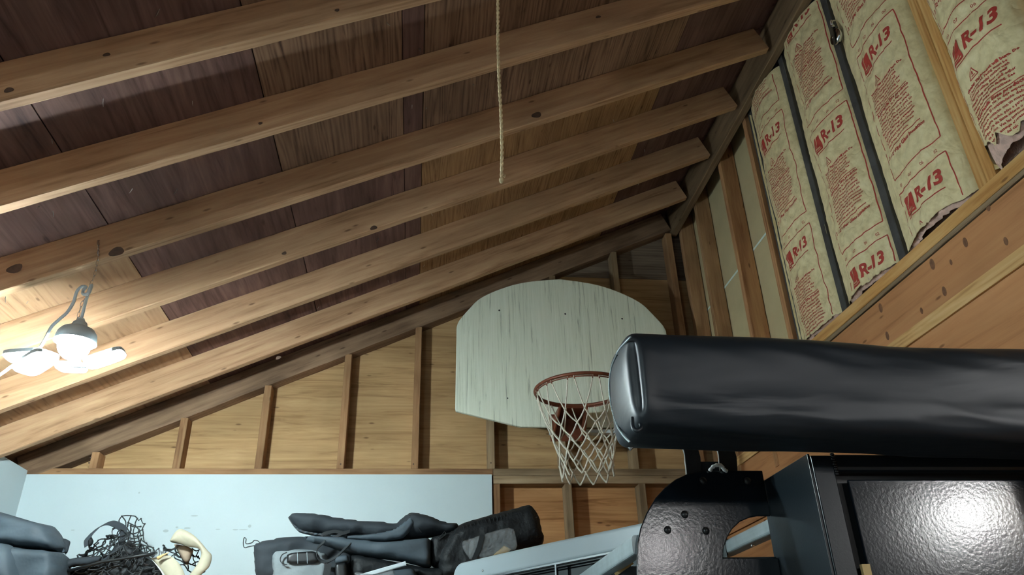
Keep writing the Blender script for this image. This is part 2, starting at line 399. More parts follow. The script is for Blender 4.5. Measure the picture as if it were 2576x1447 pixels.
# --- rafters
def rafter(y, m='rafter', x0=XL - 0.12, x1=1.6, w=0.038, d=RD, seed=0):
    a = Vector((x0, y, roofz(x0))) + nup * (d / 2); b = Vector((x1, y, roofz(x1))) + nup * (d / 2)
    # plumb cut at the ledger: keep the lower corner at x1
    a = a + Vector((SN * d / 2 * 0, 0, 0))
    o = beam('rafter', a, b - sdir * 0.02, w, d, m, ceiling, up=nup, jitter=0.0022, ch=0.003, segs=46)
    return o
rafters = [rafter(y) for y in RY]
for y in (1.30, 0.89, 0.48, 0.07, -0.34, -0.75, -1.15, -1.56, -1.97, -2.37, -2.78): rafter(y)
rake = rafter(D + 0.0435, 'rake', x0=XL - .02, x1=1.615, w=0.087)
blk = []
# ledger at the top of the rafters
ledger = beam('ledger_beam', (1.622, YF, H + 2.63 + 0.12), (1.622, D + .04, H + 2.63 + 0.12), 0.040, 0.24, 'beam', ceiling, jitter=0.002, segs=40)
# knots
def knot(y, px, py, rx, rz, parent):
    p = PY(px, py, y - 0.0195 - 0.0012)
    vs = [Vector((0, 0, 0))]; n = 14
    for k in range(n):
        a = 2 * PI * k / n; rr = 1 + 0.1 * math.sin(3 * a + px)
        v = sdir * (rx * rr * math.cos(a)) + nup * (rz * rr * math.sin(a)); vs.append(v)
    o = mesh_obj('knot', vs + [v + Vector((0, .0012, 0)) for v in vs], [(0, 1 + (k + 1) % n, 1 + k) for k in range(n)] +
                 [(1 + k, 1 + (k + 1) % n, n + 2 + (k + 1) % n, n + 2 + k) for k in range(n)], 'knot')
    o.location = p
    inv = parent.matrix_world.inverted() if False else None
    o.parent = ceiling
    return o
for (i, px, py, rx, rz) in ((2, 1350, 289, .022, .014), (2, 293, 633, .026, .018), (2, 37, 676, .026, .017), (0, 268, 137, .010, .006), (0, 22, 226, .012, .008), (1, 655, 310, .007, .005),
                            (1, 1505, 42, .011, .006), (3, 940, 573, .016, .010), (0, 848, 25, .007, .005), (3, 715, 637, .010, .007), (4, 700, 900, .012, .008)):
    knot(RY[i], px, py, rx, rz, rafters[i])
# nail tips through the deck
nm = MB(); nm.tube([(0, 0, 0.004), (0, 0, -0.010), (0.002, 0.001, -0.022)], [0.0016, 0.0015, 0.0004], 5)
nail0 = None
for i in range(64):
    x = random.uniform(-1.5, 1.45); bay = random.choice(range(6)); y0 = [1.3, 1.73, 2.125, 2.545, 2.945, 3.355][bay]
    y = y0 + random.uniform(0.03, 0.34)
    if nail0 is None: o = nm.build('nail', 'nail', None, origin=Vector((0, 0, 0))); nail0 = o
    else: o = nail0.copy(); COL.objects.link(o)
    o.location = deckpt(x, y, RD); o.rotation_euler = (random.uniform(-.6, .6), random.uniform(-.6, .6), random.uniform(0, 6)); s = random.uniform(.5, 1.1); o.scale = (s, s, s); o.parent = ceiling

# --- back wall
mb = MB(); mb.box(XL - .2, XR + .3, D + 0.105, D + 0.2, 0, H + 3.1)
wall_back = mb.build('wall_back', 'wallply_red', None, origin=Vector((0, 0, 0))); tag(wall_back, 'gable end wall with open studs above white drywall', kind='structure')
def wpanel(x0, x1, z0, z1, m, y=D + 0.095, gap=0.003):
    return slab('sheathing_panel', ((x0 + x1) / 2, y, (z0 + z1) / 2), (1, 0, 0), (0, 0, 1), x1 - x0 - gap, z1 - z0 - gap, 0.014, m, wall_back)
wpanel(XL - .1, -0.02, H + 1.02, H + 2.33, 'wallply'); wpanel(-0.02, XR + .1, H + 1.02, H + 2.33, 'wallply')
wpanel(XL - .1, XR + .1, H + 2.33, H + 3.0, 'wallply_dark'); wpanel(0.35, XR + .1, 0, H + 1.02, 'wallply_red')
PL0, PL1, PL2 = H + 1.082, H + 1.044, H + 1.001
def wstud(x, z0, z1, m, w=0.038, dp=0.088): return beam('stud', (x, D + dp / 2, z0), (x, D + dp / 2, z1), dp, w, m, wall_back, up=(1, 0, 0))
# upper studs: pixel position of the left face at the plate
for px, m in ((222, 'stud'), (432, 'stud'), (639, 'stud'), (846, 'stud'), (1034, 'stud'), (1228, 'stud_grey'), (1410, 'stud_grey'), (1592, 'stud_grey')):
    x = PY(px, 1179, D).x + 0.019
    wstud(x, PL0, roofz(x) + 0.0, m)
wstud(1.575, PL0, roofz(1.575) - .02, 'stud', w=0.04)
beam('sole_plate', (XL, D + .044, (PL0 + PL1) / 2), (0.399, D + .044, (PL0 + PL1) / 2), 0.088, PL0 - PL1, 'stud', wall_back)
beam('sole_plate', (0.401, D + .042, (PL0 + PL1) / 2), (XR - .01, D + .042, (PL0 + PL1) / 2), 0.092, PL0 - PL1, 'stud_grey', wall_back)
beam('top_plate', (0.401, D + .040, (PL1 + PL2) / 2 - .001), (XR - .01, D + .040, (PL1 + PL2) / 2 - .001), 0.096, PL1 - PL2, 'stud_grey', wall_back)
for x, m in ((0.418, 'stud'), (0.808, 'stud_grey'), (1.2185, 'stud_grey'), (1.62, 'stud')): wstud(x, 0, PL2, m)
# white drywall below the plate
slab('drywall_sheet', ((XL + 0.392) / 2, D - 0.0065, (H + 1.048) / 2), (1, 0, 0), (0, 0, 1), 0.392 - XL, H + 1.048, 0.012, 'drywall', wall_back)
# nail heads near the feet of the studs
for px, py in ((1040, 1168), (1235, 1165), (224, 1165), (228, 1152), (857, 1168)):
    mb = MB(); p = PY(px, py, D - 0.001); mb.tube([p, p + Vector((0, -0.002, 0))], 0.004, 8); mb.build('nail_head', 'knot', wall_back)

# --- right wall
mb = MB(); mb.box(XR + 0.125, XR + 0.135, EY1, D + .1, 0, H + 2.95)
wall_right = mb.build('wall_right', 'tar', None, origin=Vector((0, 0, 0))); tag(wall_right, 'right wall of open studs above a wooden header', kind='structure')
ZP1, ZP0 = H + 1.300, H + 1.254
slab('drywall_sheet', (XR + 0.099, (2.9 + D + .1) / 2, H + 2.0), (0, 1, 0), (0, 0, 1), D + .1 - 2.9, 2.0, 0.012, 'greyboard', wall_right)
def rstud(y, m, w=0.038, z0=ZP1, z1=H + 2.85, dp=0.089, x=XR): return beam('stud', (x + dp / 2, y, z0), (x + dp / 2, y, z1), w, dp, m, wall_right, up=(1, 0, 0))
rstud(1.671, 'newstud'); rstud(1.7115, 'newstud', x=XR + 0.0015)
rstud(2.140, 'tar'); rstud(2.548, 'tar'); rstud(2.948, 'tar', x=XR + 0.012)
rstud(3.002, 'orangestud'); rstud(3.372, 'orangestud', z0=H + .9); rstud(3.800, 'stud', z0=H + .9)
rstud(4.092, 'stud', z0=H + .9); rstud(4.131, 'stud', z0=H + .9, x=XR + .01); rstud(1.331, 'newstud')
# paper seam tape on the drywall
slab('joint_tape', (XR + 0.092, 3.55, H + 2.06), (0, 1, 0), (0, 0, 1), 1.2, 0.012, 0.001, 'brightstrip', wall_right)
beam('sill_plate', (XR + 0.045, EY1, (ZP0 + ZP1) / 2), (XR + 0.045, 2.96, (ZP0 + ZP1) / 2), 0.098, ZP1 - ZP0, 'newstud', wall_right)
beam('edge_batten', (XR + 0.030, EY1, ZP0 - .008), (XR + 0.030, D, ZP0 - .008), 0.062, 0.016, 'stud_grey', wall_right)
ZJ = H + 1.061; ZS = H + 1.015
slab('header_board', (XR + 0.020, (EY1 + D) / 2, (ZP0 - .016 + ZJ) / 2), (0, 1, 0), (0, 0, 1), D - EY1, ZP0 - .016 - ZJ - 0.008, 0.03, 'header', wall_right)
slab('trim_strip', (XR + 0.012, (EY1 + D) / 2, (ZJ + ZS) / 2), (0, 1, 0), (0, 0, 1), D - EY1, ZJ - ZS, 0.03, 'strip', wall_right)
slab('lower_board', (XR + 0.020, (EY1 + D) / 2, (ZS + H + .72) / 2), (0, 1, 0), (0, 0, 1), D - EY1, ZS - H - .722, 0.03, 'header', wall_right)
slab('lower_board', (XR + 0.020, (EY1 + D) / 2, (H + .715) / 2), (0, 1, 0), (0, 0, 1), D - EY1, H + .715, 0.03, 'header', wall_right)
for px, py, r in ((2345, 665, .012), (2375, 733, .010), (2215, 775, .011), (2318, 782, .007), (2392, 660, .006), (2485, 520, .009), (2530, 607, .008), (2428, 610, .010), (2232, 845, .010), (2550, 660, .012), (1848+2, 1150, .008)):
    p = PX(px, py, XR + 0.0045)
    mb = MB(); n = 12
    vs = [p] + [p + Vector((0, r * .95 * math.cos(2*PI*k/n), r * 1.7 * math.sin(2*PI*k/n))) for k in range(n)]
    mb.add(vs + [v + Vector((.001, 0, 0)) for v in vs], [(0, 1 + (k+1) % n, 1 + k) for k in range(n)] + [(1 + k, 1 + (k+1) % n, n + 2 + (k+1) % n, n + 2 + k) for k in range(n)])
    mb.build('knot', 'smudge', wall_right)
box_structure('ceiling_side', XR, EX0 + .1, YF - .1, EY1 + .1, H + 2.7, H + 2.78, 'darkply', 'bare plywood ceiling over the side bay')

# ------------------------------------------------------------------ insulation batts
def text_mesh(body, size, bold=0.0, shear=0.0, res=2):
    cu = bpy.data.curves.new('print_text', 'FONT'); cu.body = body; cu.size = size; cu.offset = bold; cu.shear = shear; cu.resolution_u = res
    to = bpy.data.objects.new('print_text', cu); COL.objects.link(to)
    dg = bpy.context.evaluated_depsgraph_get(); dg.update()
    me = bpy.data.meshes.new_from_object(to.evaluated_get(dg))
    vs = [v.co.copy() for v in me.vertices]; fs = [tuple(p.vertices) for p in me.polygons]
    COL.objects.unlink(to); bpy.data.objects.remove(to); bpy.data.curves.remove(cu); bpy.data.meshes.remove(me)
    return vs, fs
_txt = {}
def tm(body, size, bold=0.0, shear=0.0, res=2):
    k = (body, size, bold, shear, res)
    if k not in _txt: _txt[k] = text_mesh(*k)
    return _txt[k]
class Print:
    """flat print in (t, z): t runs to the reader's right; later laid on a batt's paper"""
    def __init__(s): s.v = []; s.f = []
    def add(s, vs, fs, ox=0, oz=0):
        b = len(s.v); s.v += [(v[0] + ox, v[1] + oz) for v in vs]; s.f += [tuple(b + i for i in f) for f in fs]
    def line(s, a, b, w):
        ax, az = a; bx, bz = b; ln = math.hypot(bx - ax, bz - az); n = max(1, int(ln / 0.012)); nx, nz = -(bz - az) / ln * w / 2, (bx - ax) / ln * w / 2
        vs = []
        for i in range(n + 1):
            t = i / n; x, z = ax + (bx - ax) * t, az + (bz - az) * t
            vs += [(x + nx, z + nz), (x - nx, z - nz)]
        s.add(vs, [(2*i, 2*i+1, 2*i+3, 2*i+2) for i in range(n)])
    def grid(s, x0, x1, z0, z1, keep=lambda x, z: True, n=8):
        for i in range(n):
            for j in range(n):
                xa, xb = x0 + (x1-x0)*i/n, x0 + (x1-x0)*(i+1)/n; za, zb = z0 + (z1-z0)*j/n, z0 + (z1-z0)*(j+1)/n
                if keep((xa+xb)/2, (za+zb)/2): s.add([(xa, za), (xb, za), (xb, zb), (xa, zb)], [(0, 1, 2, 3)])
    def refine(s, mx=0.012):
        bm = bmesh.new(); vv = [bm.verts.new((x, z, 0)) for x, z in s.v]
        for f in s.f:
            try: bm.faces.new([vv[i] for i in f])
            except ValueError: pass
        for _ in range(4):
            es = [e for e in bm.edges if e.calc_length() > mx]
            if not es: break
            bmesh.ops.triangulate(bm, faces=[f for f in bm.faces if len(f.verts) > 3])
            es = [e for e in bm.edges if e.calc_length() > mx]
            bmesh.ops.subdivide_edges(bm, edges=es, cuts=1)
        bm.verts.index_update()
        s.v = [(v.co.x, v.co.y) for v in bm.verts]; s.f = [tuple(v.index for v in f.verts) for f in bm.faces]; bm.free()
PARA1 = ["Warning: This product will burn. Do", "not leave exposed. Facing must be", "installed in substantial contact with", "an approved ceiling, floor or wall", "material. Keep open flame and other", "heat sources away from facing. See", "package for further instructions."]
PARA2 = ["Advertencia: Este producto", "puede incendiarse. No lo deje expuesto", "al descubierto. El revestimiento debe", "instalarse en contacto con un material", "aprobado para techo, piso o pared. No", "coloque cerca de llama abierta u otra", "fuente de calor. Vea las instrucciones", "del paquete. Mantenga el revestimiento", "lejos de chispas y del calor. Consulte", "la etiqueta para mayor informacion", "antes de usar este producto."]
def print_unit(P, ztop, Wd=0.245, hgt=0.572, upto=99, lower=-99):
    """one repeat of the print below ztop; t from 0 (left) to Wd"""
    lw = 0.0042
    P.line((0.0, ztop), (Wd, ztop), lw); P.line((Wd, ztop), (Wd, ztop - hgt), lw * .9); P.line((0.0, ztop - hgt), (Wd, ztop - hgt), lw)
    z = ztop
    while z > ztop - hgt:                                  # broken line on the left
        P.line((0.0, z), (0.0, max(z - 0.05, ztop - hgt)), lw * .7); z -= 0.065
    # logo block with a pale sweep left open and two lines of small lettering cut in
    lx0, lx1, lz0, lz1 = 0.018, 0.070, ztop - 0.104, ztop - 0.034
    def keep(x, z):
        u, w = (x - lx0) / (lx1 - lx0), (z - lz0) / (lz1 - lz0)
        if abs(math.hypot(u - 1.15, w - 0.25) - 0.95) < 0.035 and w > .3: return False
        if 0.12 < w < 0.19 and 0.12 < u < 0.85 and int(u * 34) % 4 != 3: return False
        if 0.24 < w < 0.31 and 0.12 < u < 0.70 and int(u * 34 + 1) % 4 != 3: return False
        return not (u < .12 and w > .86 and (u - .12) ** 2 + (w - .86) ** 2 > .0144)
    P.grid(lx0, lx1, lz0, lz1, keep, 34)
    v, f = tm('R-13', 0.066, 0.0026, 0.18, 3); Q = Print(); Q.add(v, f, 0.080, ztop - 0.088); Q.refine(0.012); P.add(Q.v, Q.f)
    P.line((0.018, ztop - 0.113), (0.205, ztop - 0.113), lw)
    # warning triangle
    tx, tz = 0.062, ztop - 0.195
    T = [(tx, tz), (tx + .036, tz), (tx + .018, tz + .036)]
    for i in range(3): P.line(T[i], T[(i + 1) % 3], 0.003)
    P.line((tx + .018, tz + .022), (tx + .018, tz + .010), 0.003); P.line((tx + .011, tz + .007), (tx + .025, tz + .007), 0.003); P.line((tx+.013, tz+.013), (tx+.018, tz+.022), .002)
    z = ztop - 0.215
    for i, s in enumerate(PARA1):
        v, f = tm(s, 0.0112 if i else 0.0128, 0.00045 if i else .0008, 0, 1); P.add(v, f, 0.026, z); z -= 0.0128
    P.line((0.026, z + 0.003), (0.205, z + 0.003), 0.003); z -= 0.012
    for i, s in enumerate(PARA2):
        v, f = tm(s, 0.0165 if i == 0 else 0.0112, 0.0008 if i == 0 else .00045, 0, 1); P.add(v, f, 0.026, z); z -= 0.0136
    P.line((0.026, z + 0.002), (0.205, z + 0.002), 0.0036); z -= 0.024
    v, f = tm('3 1/2" Fiber Glass Insulation', 0.0185, 0.0007, 0.25, 2); P.add(v, f, 0.006, z)
    for k, s in enumerate(('03', '07', '06', '02')):
        v, f = tm(s, 0.016, 0.0002, 0, 2); P.add(v, f, 0.02 + 0.062 * k, ztop - hgt - 0.042)
BATTS = [  # far y, near y, left of print (y), z of one top border, out (x of the crown), label
    (2.925, 2.572, 2.862, H + 2.385, 1.622, 'printed kraft-faced insulation batt next to the bare drywall, farthest of the four'),
    (2.525, 2.164, 2.425, H + 2.053, 1.618, 'printed kraft-faced insulation batt left of the stud that carries the pulley'),
    (2.116, 1.738, 2.024, H + 2.117, 1.612, 'printed kraft-faced insulation batt between the pulley stud and the fresh wooden stud'),
    (1.640, 1.352, 1.600, H + 1.745, 1.585, 'crumpled kraft-faced insulation batt right of the fresh wooden stud, nearest the viewer')]
ZTOP = H + 2.622
for bi, (yf, yn, yp, zb, xc, lab) in enumerate(BATTS):
    xe = XR + 0.028 if bi < 3 else XR + 0.02
    def surf(y, z, yf=yf, yn=yn, xc=xc, xe=xe, bi=bi):
        u = min(1, max(0, (yf - y) / (yf - yn)))
        pr = max(0.0, math.sin(PI * u)) ** 0.42
        x = xe - (xe - xc) * pr
        q = Vector((0, y * 6 + bi * 7.3, z * 4.2))
        x += 0.013 * noise.noise(q) * pr + 0.013 * (abs(noise.noise(Vector((3 + bi, y * 12 + z * 5, z * 8 - y * 4)))) - .25) * pr + 0.008 * (abs(noise.noise(Vector((13 + bi, y * 22 - z * 12, z * 17 + y * 9)))) - .25) * pr
        x += 0.0028 * noise.noise(Vector((9 + bi, y * 34 + z * 12, z * 26 - y * 20))) * pr
        if bi == 3: x += 0.012 * noise.noise(Vector((5, y * 9, z * 6))) * pr - 0.02 * pr * max(0, math.sin((z - H - 1.3) * 6.5))
        return x
    bt = thing('insulation_batt', (XR + .02, (yf + yn) / 2, ZP1), lab, 'insulation', 'printed insulation batts between the studs')
    nu, nv = 56, 200
    vs = []; fs = []
    def zlow(u): return ZP1 + 0.004 + (0.060 if bi == 3 else 0.013) * max(0, noise.noise(Vector((u * 9 + bi * 5, 1.5, 0))) + (.25 if bi == 3 else 0)) + 0.012 * abs(noise.noise(Vector((u * 31, bi, 2))))
    for i in range(nu + 1):
        u = i / nu; y = yf + (yn - yf) * u; z0 = zlow(u)
        for j in range(nv + 1):
            z = z0 + (ZTOP - z0) * (j / nv); vs.append(Vector((surf(y, z), y, z)))
    front = len(vs)
    for i in range(nu):
        for j in range(nv):
            a = i * (nv + 1) + j; fs.append((a, a + 1, a + nv + 2, a + nv + 1))
    # the paper's own thickness
    vs += [v + Vector((0.0012, 0, 0)) for v in vs]
    fs += [tuple(front + k for k in reversed(f)) for f in list(fs)]
    mb = MB(); mb.v = vs; mb.f = fs
    mb.build('paper_facing', 'kraft', bt, smooth=True)
    # side flanges folded back to the studs
    for side in (0, 1):
        yy = yf if side == 0 else yn; sg = 1 if side == 0 else -1
        mb = MB(); k = 60; b0 = []
        for j in range(k + 1):
            z = ZP1 + 0.02 + (ZTOP - ZP1 - .02) * j / k
            wob = 0.008 * noise.noise(Vector((side * 5 + bi, z * 7, 0)))
            b0 += [Vector((surf(yy, z) + .0006, yy, z)), Vector((XR + 0.004 + wob, yy + sg * (0.012 + wob), z))]
        mb.add(b0, [(2*j, 2*j+1, 2*j+3, 2*j+2) for j in range(k)])
        mb.add([v + Vector((.001, 0, 0)) for v in b0], [(2*j+2, 2*j+3, 2*j+1, 2*j) for j in range(k)])
        mb.build('flange', 'kraft', bt, smooth=True)
    # glass wool body and its torn foot
    mb = MB(); n1, n2 = 26, 3
    g = []
    for i in range(n1 + 1):
        u = 0.02 + 0.96 * i / n1; y = yf + (yn - yf) * u
        for j in range(n2 + 1):
            z = ZP1 + 0.001 + (zlow(u) - ZP1 + 0.02) * j / n2
            lump = 0.016 * noise.noise(Vector((bi * 3, y * 40, z * 40))) + .006 * noise.noise(Vector((bi, y * 110, z * 90)))
            g.append(Vector((surf(y, z) + 0.010 + lump * (0.3 if j == n2 else 1) + 0.012 * (j == 0), y, z)))
    mb.add(g, [(i*(n2+1)+j, i*(n2+1)+j+1, (i+1)*(n2+1)+j+1, (i+1)*(n2+1)+j) for i in range(n1) for j in range(n2)])
    mb.box(XR + 0.045, XR + 0.085, yn + .012, yf - .012, ZP1 + .001, ZTOP)
    mb.box(XR + (0.004 if bi == 3 else .022), XR + 0.05, yn + .004, yf - .02, ZP1 + .001, ZP1 + (.10 if bi == 3 else .04))
    mb.build('glass_wool', 'pink', bt, smooth=True)
    # print
    P = Print(); per = 0.630
    z = zb
    while z < ZTOP + 0.5: z += per
    while z > ZP1 + 0.05:
        print_unit(P, z); z -= per
    mb = MB(); vs = []; ok = []
    for (t, zz) in P.v:
        y = yp - t; ok.append(zlow((yf - y) / (yf - yn)) + .004 < zz < ZTOP - .01 and yn + 0.008 < y < yf - 0.008)
        vs.append(Vector((surf(y, zz) - 0.0011, y, zz)))
    mb.v = vs; mb.f = [f for f in P.f if all(ok[i] for i in f)]
    used = sorted({i for f in mb.f for i in f}); mp = {o: n for n, o in enumerate(used)}
    mb.v = [mb.v[i] for i in used]; mb.f = [tuple(mp[i] for i in f) for f in mb.f]
    pr = mb.build('red_print', 'red', bt); pr['label'] = 'red printed R-13 lettering and warnings'; pr['kind'] = 'stuff'

# ------------------------------------------------------------------ basketball hoop
YB = 3.92
def bbx(px, py): v = PY(px, py, YB); return (v.x, v.z)
half = [bbx(1149, 822), bbx(1156, 806), bbx(1180, 778), bbx(1207, 752), bbx(1250, 731), bbx(1300, 715), bbx(1350, 707), bbx(1412, 703)]
xl = bbx(1146, 930)[0]; zb_ = bbx(1145, 1036)[1]; x2, z2 = bbx(1310, 1074); xm = 0.797; half[-1] = (xm - .004, half[-1][1])
half = [(v.x, v.y) for v in smoothpath([Vector((x, z, 0)) for x, z in half], 5)]
left = [(xm, z2), (x2, z2), (xl + .004, zb_ + .004), (xl, zb_ + .02)] + half
out = left[1:] + [(2 * xm - x, z) for x, z in reversed(left[1:])]
out = [(x, z) for x, z in out]
hoop = thing('basketball_hoop', (xm, D, H + 1.25), 'white wooden fan backboard with orange rim and net on the gable wall', 'basketball hoop')
mb = MB(); n = len(out)
fr = [Vector((x, YB, z)) for x, z in out]; bk = [v + Vector((0, 0.019, 0)) for v in fr]; inn = [Vector((xm + (x - xm) * .994, YB - 0.0015, H + 1.7 + (z - H - 1.7) * .994)) for x, z in out]
mb.add(fr + bk + inn, [tuple(2*n + i for i in range(n)), tuple(reversed(range(n, 2*n)))] + [(i, (i+1) % n, n + (i+1) % n, n + i) for i in range(n)] + [(2*n + i, 2*n + (i+1) % n, (i+1) % n, i) for i in range(n)])
for i, f in enumerate(mb.f): pass
bm_ = mb.build('backboard', 'board', hoop, origin=Vector((xm, YB, H + 1.7)))
for px, py in ((1256, 781), (1422, 790), (1565, 802), (1277, 1002)):
    mb = MB(); p = PY(px, py, YB - .0018); mb.tube([p, p + Vector((0, .004, 0))], 0.0055 if px != 1277 else .004, 8); mb.build('bolt_hole', 'blackplastic', hoop)
for xr_ in (xm - .31, xm + .32):
    mb = MB(); mb.box(xr_ - .02, xr_ + .02, YB + .019, D, H + 1.35, H + 2.0); mb.build('mounting_rail', 'stud_grey', hoop)
a = PY(1385, 1085, YB); mb = MB(); mb.box(a.x, a.x + .40, YB - .004, YB + .05, z2 - .030, z2 - .012); mb.build('lower_batten', 'whiteplastic', hoop)
RCX, RCY, RCZ, RR = 0.785, 3.505, H + 1.312, 0.2286
ring = [(RCX + RR * math.cos(2*PI*k/56), RCY + RR * math.sin(2*PI*k/56), RCZ) for k in range(56)]
mb = MB(); mb.tube(ring, 0.0085, 10, closed=True); rim = mb.build('rim', 'orange', hoop, True)
mb = MB(); mb.tube([(x * 1.0 if False else RCX + (x - RCX) * .985, RCY + (y - RCY) * .985, z - .013) for x, y, z in ring], 0.0032, 6, closed=True); mb.build('net_ring', 'orange', hoop, True)
mb = MB(); mb.box(RCX - .095, RCX + .095, YB - .008, YB - .001, RCZ - .135, RCZ + .012)
mb.box(RCX - .075, RCX + .075, RCY + RR - .01, YB - .008, RCZ - .012, RCZ - .004)
for sx in (-1, 1):
    mb.tube([(RCX + sx * .07, RCY + RR - .02, RCZ - .01), (RCX + sx * .085, YB - .008, RCZ - .125)], 0.007, 6)
mb.add([(RCX - .075, RCY + RR - .01, RCZ - .012), (RCX - .075, YB - .008, RCZ - .012), (RCX - .075, YB - .008, RCZ - .13)], [(0, 1, 2)])
mb.add([(RCX + .075, RCY + RR - .01, RCZ - .012), (RCX + .075, YB - .008, RCZ - .012), (RCX + .075, YB - .008, RCZ - .13)], [(0, 2, 1)])
mb.build('bracket', 'orange', hoop)
# net: 12 long loops, then rows of diamonds
NL = 12; random.seed(3)
def nr(t): return 0.226 * (1 - t) ** 1.35 + 0.118 * (1 - (1 - t) ** 1.35) + 0.006 * math.sin(t * 7)
LEN = 0.425
def npnt(k, t, j=0.0):
    a = 2 * PI * k / NL + 0.10; r = nr(t); w = 0.012 * t
    return Vector((RCX + r * math.cos(a) + w * noise.noise(Vector((k * 1.7, t * 5, 1))), RCY + r * math.sin(a) + w * noise.noise(Vector((k * 1.3, t * 5, 4))) , RCZ - .012 - LEN * t + 0.016 * noise.noise(Vector((k, t * 4, 9))) * t))
rowsT = [0.34, 0.47, 0.60, 0.73, 0.86, 1.0]
mb = MB(); R_ = 0.0040
for k in range(NL):
    a0 = npnt(k - .13, 0.0); a1 = npnt(k + .13, 0.0)
    m0 = npnt(k - .5, rowsT[0]); m1 = npnt(k + .5, rowsT[0])
    mb.tube(smoothpath([a0 + Vector((0, 0, .012)), a0, npnt(k - .26, .16), m0], 5), R_ * .85, 5); mb.tube(smoothpath([a1 + Vector((0, 0, .012)), a1, npnt(k + .26, .16), m1], 5), R_ * .85, 5)
    for r in range(len(rowsT) - 1):
        off = .5 if r % 2 == 0 else 0.0
        p = npnt(k + off, rowsT[r])
        last = r == len(rowsT) - 2
        for s_ in (-.5, .5):
            q = npnt(k + off + s_, rowsT[r + 1])
            if last and (k * 5 + (1 if s_ > 0 else 0)) % 7 == 0: continue
            mid = (p + q) / 2 + Vector((0, 0, -.006))
            mb.tube(smoothpath([p, mid, q], 3), R_ * (1.15 if r > 1 else 1.0), 5)
        mb.sphere(p, .0062, 6, 4)
mb.build('net', 'net', hoop, True)
for k in range(NL):
    mb = MB(); p = npnt(k - .14, 0); q = npnt(k + .14, 0); m_ = npnt(k, 0)
    mb.tube([p + Vector((0, 0, -.012)), p + Vector((0, 0, .002)), m_ + Vector((0, 0, .006)), q + Vector((0, 0, .002)), q + Vector((0, 0, -.012))], 0.0035, 5)
    mb.build('net_clip', 'orange', hoop)

# ------------------------------------------------------------------ hanging work lights
def work_light(c, label, strength, color, idx, panel_share=1.0):
    c = Vector(c)
    t = thing('work_light', c, label, 'lamp', 'hanging three-panel work lights')
    em = emis('led_glow_%d' % idx, color, strength); emp = emis('led_panel_glow_%d' % idx, color, strength * panel_share)
    # socket and body
    mb = MB(); prof = [(0.010, .095), (0.014, .085), (0.022, .078), (0.026, .066), (0.030, .050), (0.030, .046)]
    nn = 16; vs = []
    for r, z in prof: vs += [c + Vector((r * math.cos(2*PI*k/nn), r * math.sin(2*PI*k/nn), z)) for k in range(nn)]
    mb.add(vs, [(i*nn + k, i*nn + (k+1) % nn, (i+1)*nn + (k+1) % nn, (i+1)*nn + k) for i in range(len(prof)-1) for k in range(nn)] + [tuple(range(nn))])
    mb.build('socket', 'whiteplastic', t, True)
    mb = MB(); mb.sphere(c + Vector((0, 0, -0.004)), (0.050, .050, .052), 20, 12); mb.build('bulb', em, t, True)
    mb = MB(); nn = 24; hp = [(.030, .062), (.050, .052), (.060, .038), (.066, .006), (.0645, .006), (.058, .037), (.048, .050), (.028, .060)]; vs = []
    for r, z in hp: vs += [c + Vector((r * math.cos(2*PI*k/nn), r * math.sin(2*PI*k/nn), z)) for k in range(nn)]
    mb.add(vs, [(i*nn + k, i*nn + (k+1) % nn, (i+1)*nn + (k+1) % nn, (i+1)*nn + k) for i in range(len(hp)-1) for k in range(nn)])
    mb.build('light_shield', 'whiteplastic', t, True)  # dome added to hold the bulb's upward light off the nearby roof
    mb = MB(); mb.tube([c + Vector((0, 0, -.05)), c + Vector((0.02, 0, -.075))], 0.006, 8); mb.tube([c + Vector((-.012, -.01, -.082)), c + Vector((.055, .0, -.082))], .0035, 6); mb.tube([c + Vector((.03, 0, -.06)), c + Vector((.03, 0, -.082))], .003, 6)
    mb.build('hinge_bracket', 'whiteplastic', t, True)
    # folding panels: centre offset, direction, tilt
    for off, yaw, pitch, ln, wd in (((-.130, -.02, -.052), PI, -.10, .125, .085), ((.100, .015, -.042), 0.0, .42, .125, .08), ((-.08, -.05, -.088), PI * .80, -.25, .14, .09), ((-.015, .05, -.062), PI / 2, .1, .085, .09)):
        ax = Vector((math.cos(yaw) * math.cos(pitch), math.sin(yaw) * math.cos(pitch), math.sin(pitch)))
        ay = Vector((-math.sin(yaw), math.cos(yaw), 0)); az = ax.cross(ay)
        P0 = c + Vector(off); mb = MB(); k = 5; vs = []
        # rounded-end plate
        ol = []
        for s in range(20):
            a = 2 * PI * s / 20; e = 4.0
            ol.append((ln/2 * math.copysign(abs(math.cos(a)) ** (2/e), math.cos(a)), wd/2 * math.copysign(abs(math.sin(a)) ** (2/e), math.sin(a))))
        if az.z < 0: az = -az
        for h in (-.004, .008): vs += [P0 + ax * u + ay * w + az * h for u, w in ol]
        m_ = len(ol)
        mb.add(vs, [tuple(reversed(range(m_))), tuple(range(m_, 2*m_))] + [(i, (i+1) % m_, m_ + (i+1) % m_, m_ + i) for i in range(m_)])
        lp_ = mb.build('led_panel', 'whiteplastic', t)
        mb = MB(); vs = []
        for h in (-.009, -.004): vs += [P0 + ax * (u * .94) + ay * (w * .92) + az * h for u, w in ol]
        mb.add(vs, [tuple(reversed(range(m_))), tuple(range(m_, 2*m_))] + [(i, (i+1) % m_, m_ + (i+1) % m_, m_ + i) for i in range(m_)])
        o = mb.build('diffuser', emp, None); adopt(o, lp_)
    return t
LC = PY(188, 866, 2.5)
lamp1 = work_light(LC, 'lit white work light hanging on a chain below the rafters', LAMP1_W, LAMP1_C, 1, 0.07)
lamp2 = work_light((3.10, -0.75, H + 0.86), 'lit work light hanging in the side bay behind the viewer', LAMP2_W, LAMP2_C, 2)
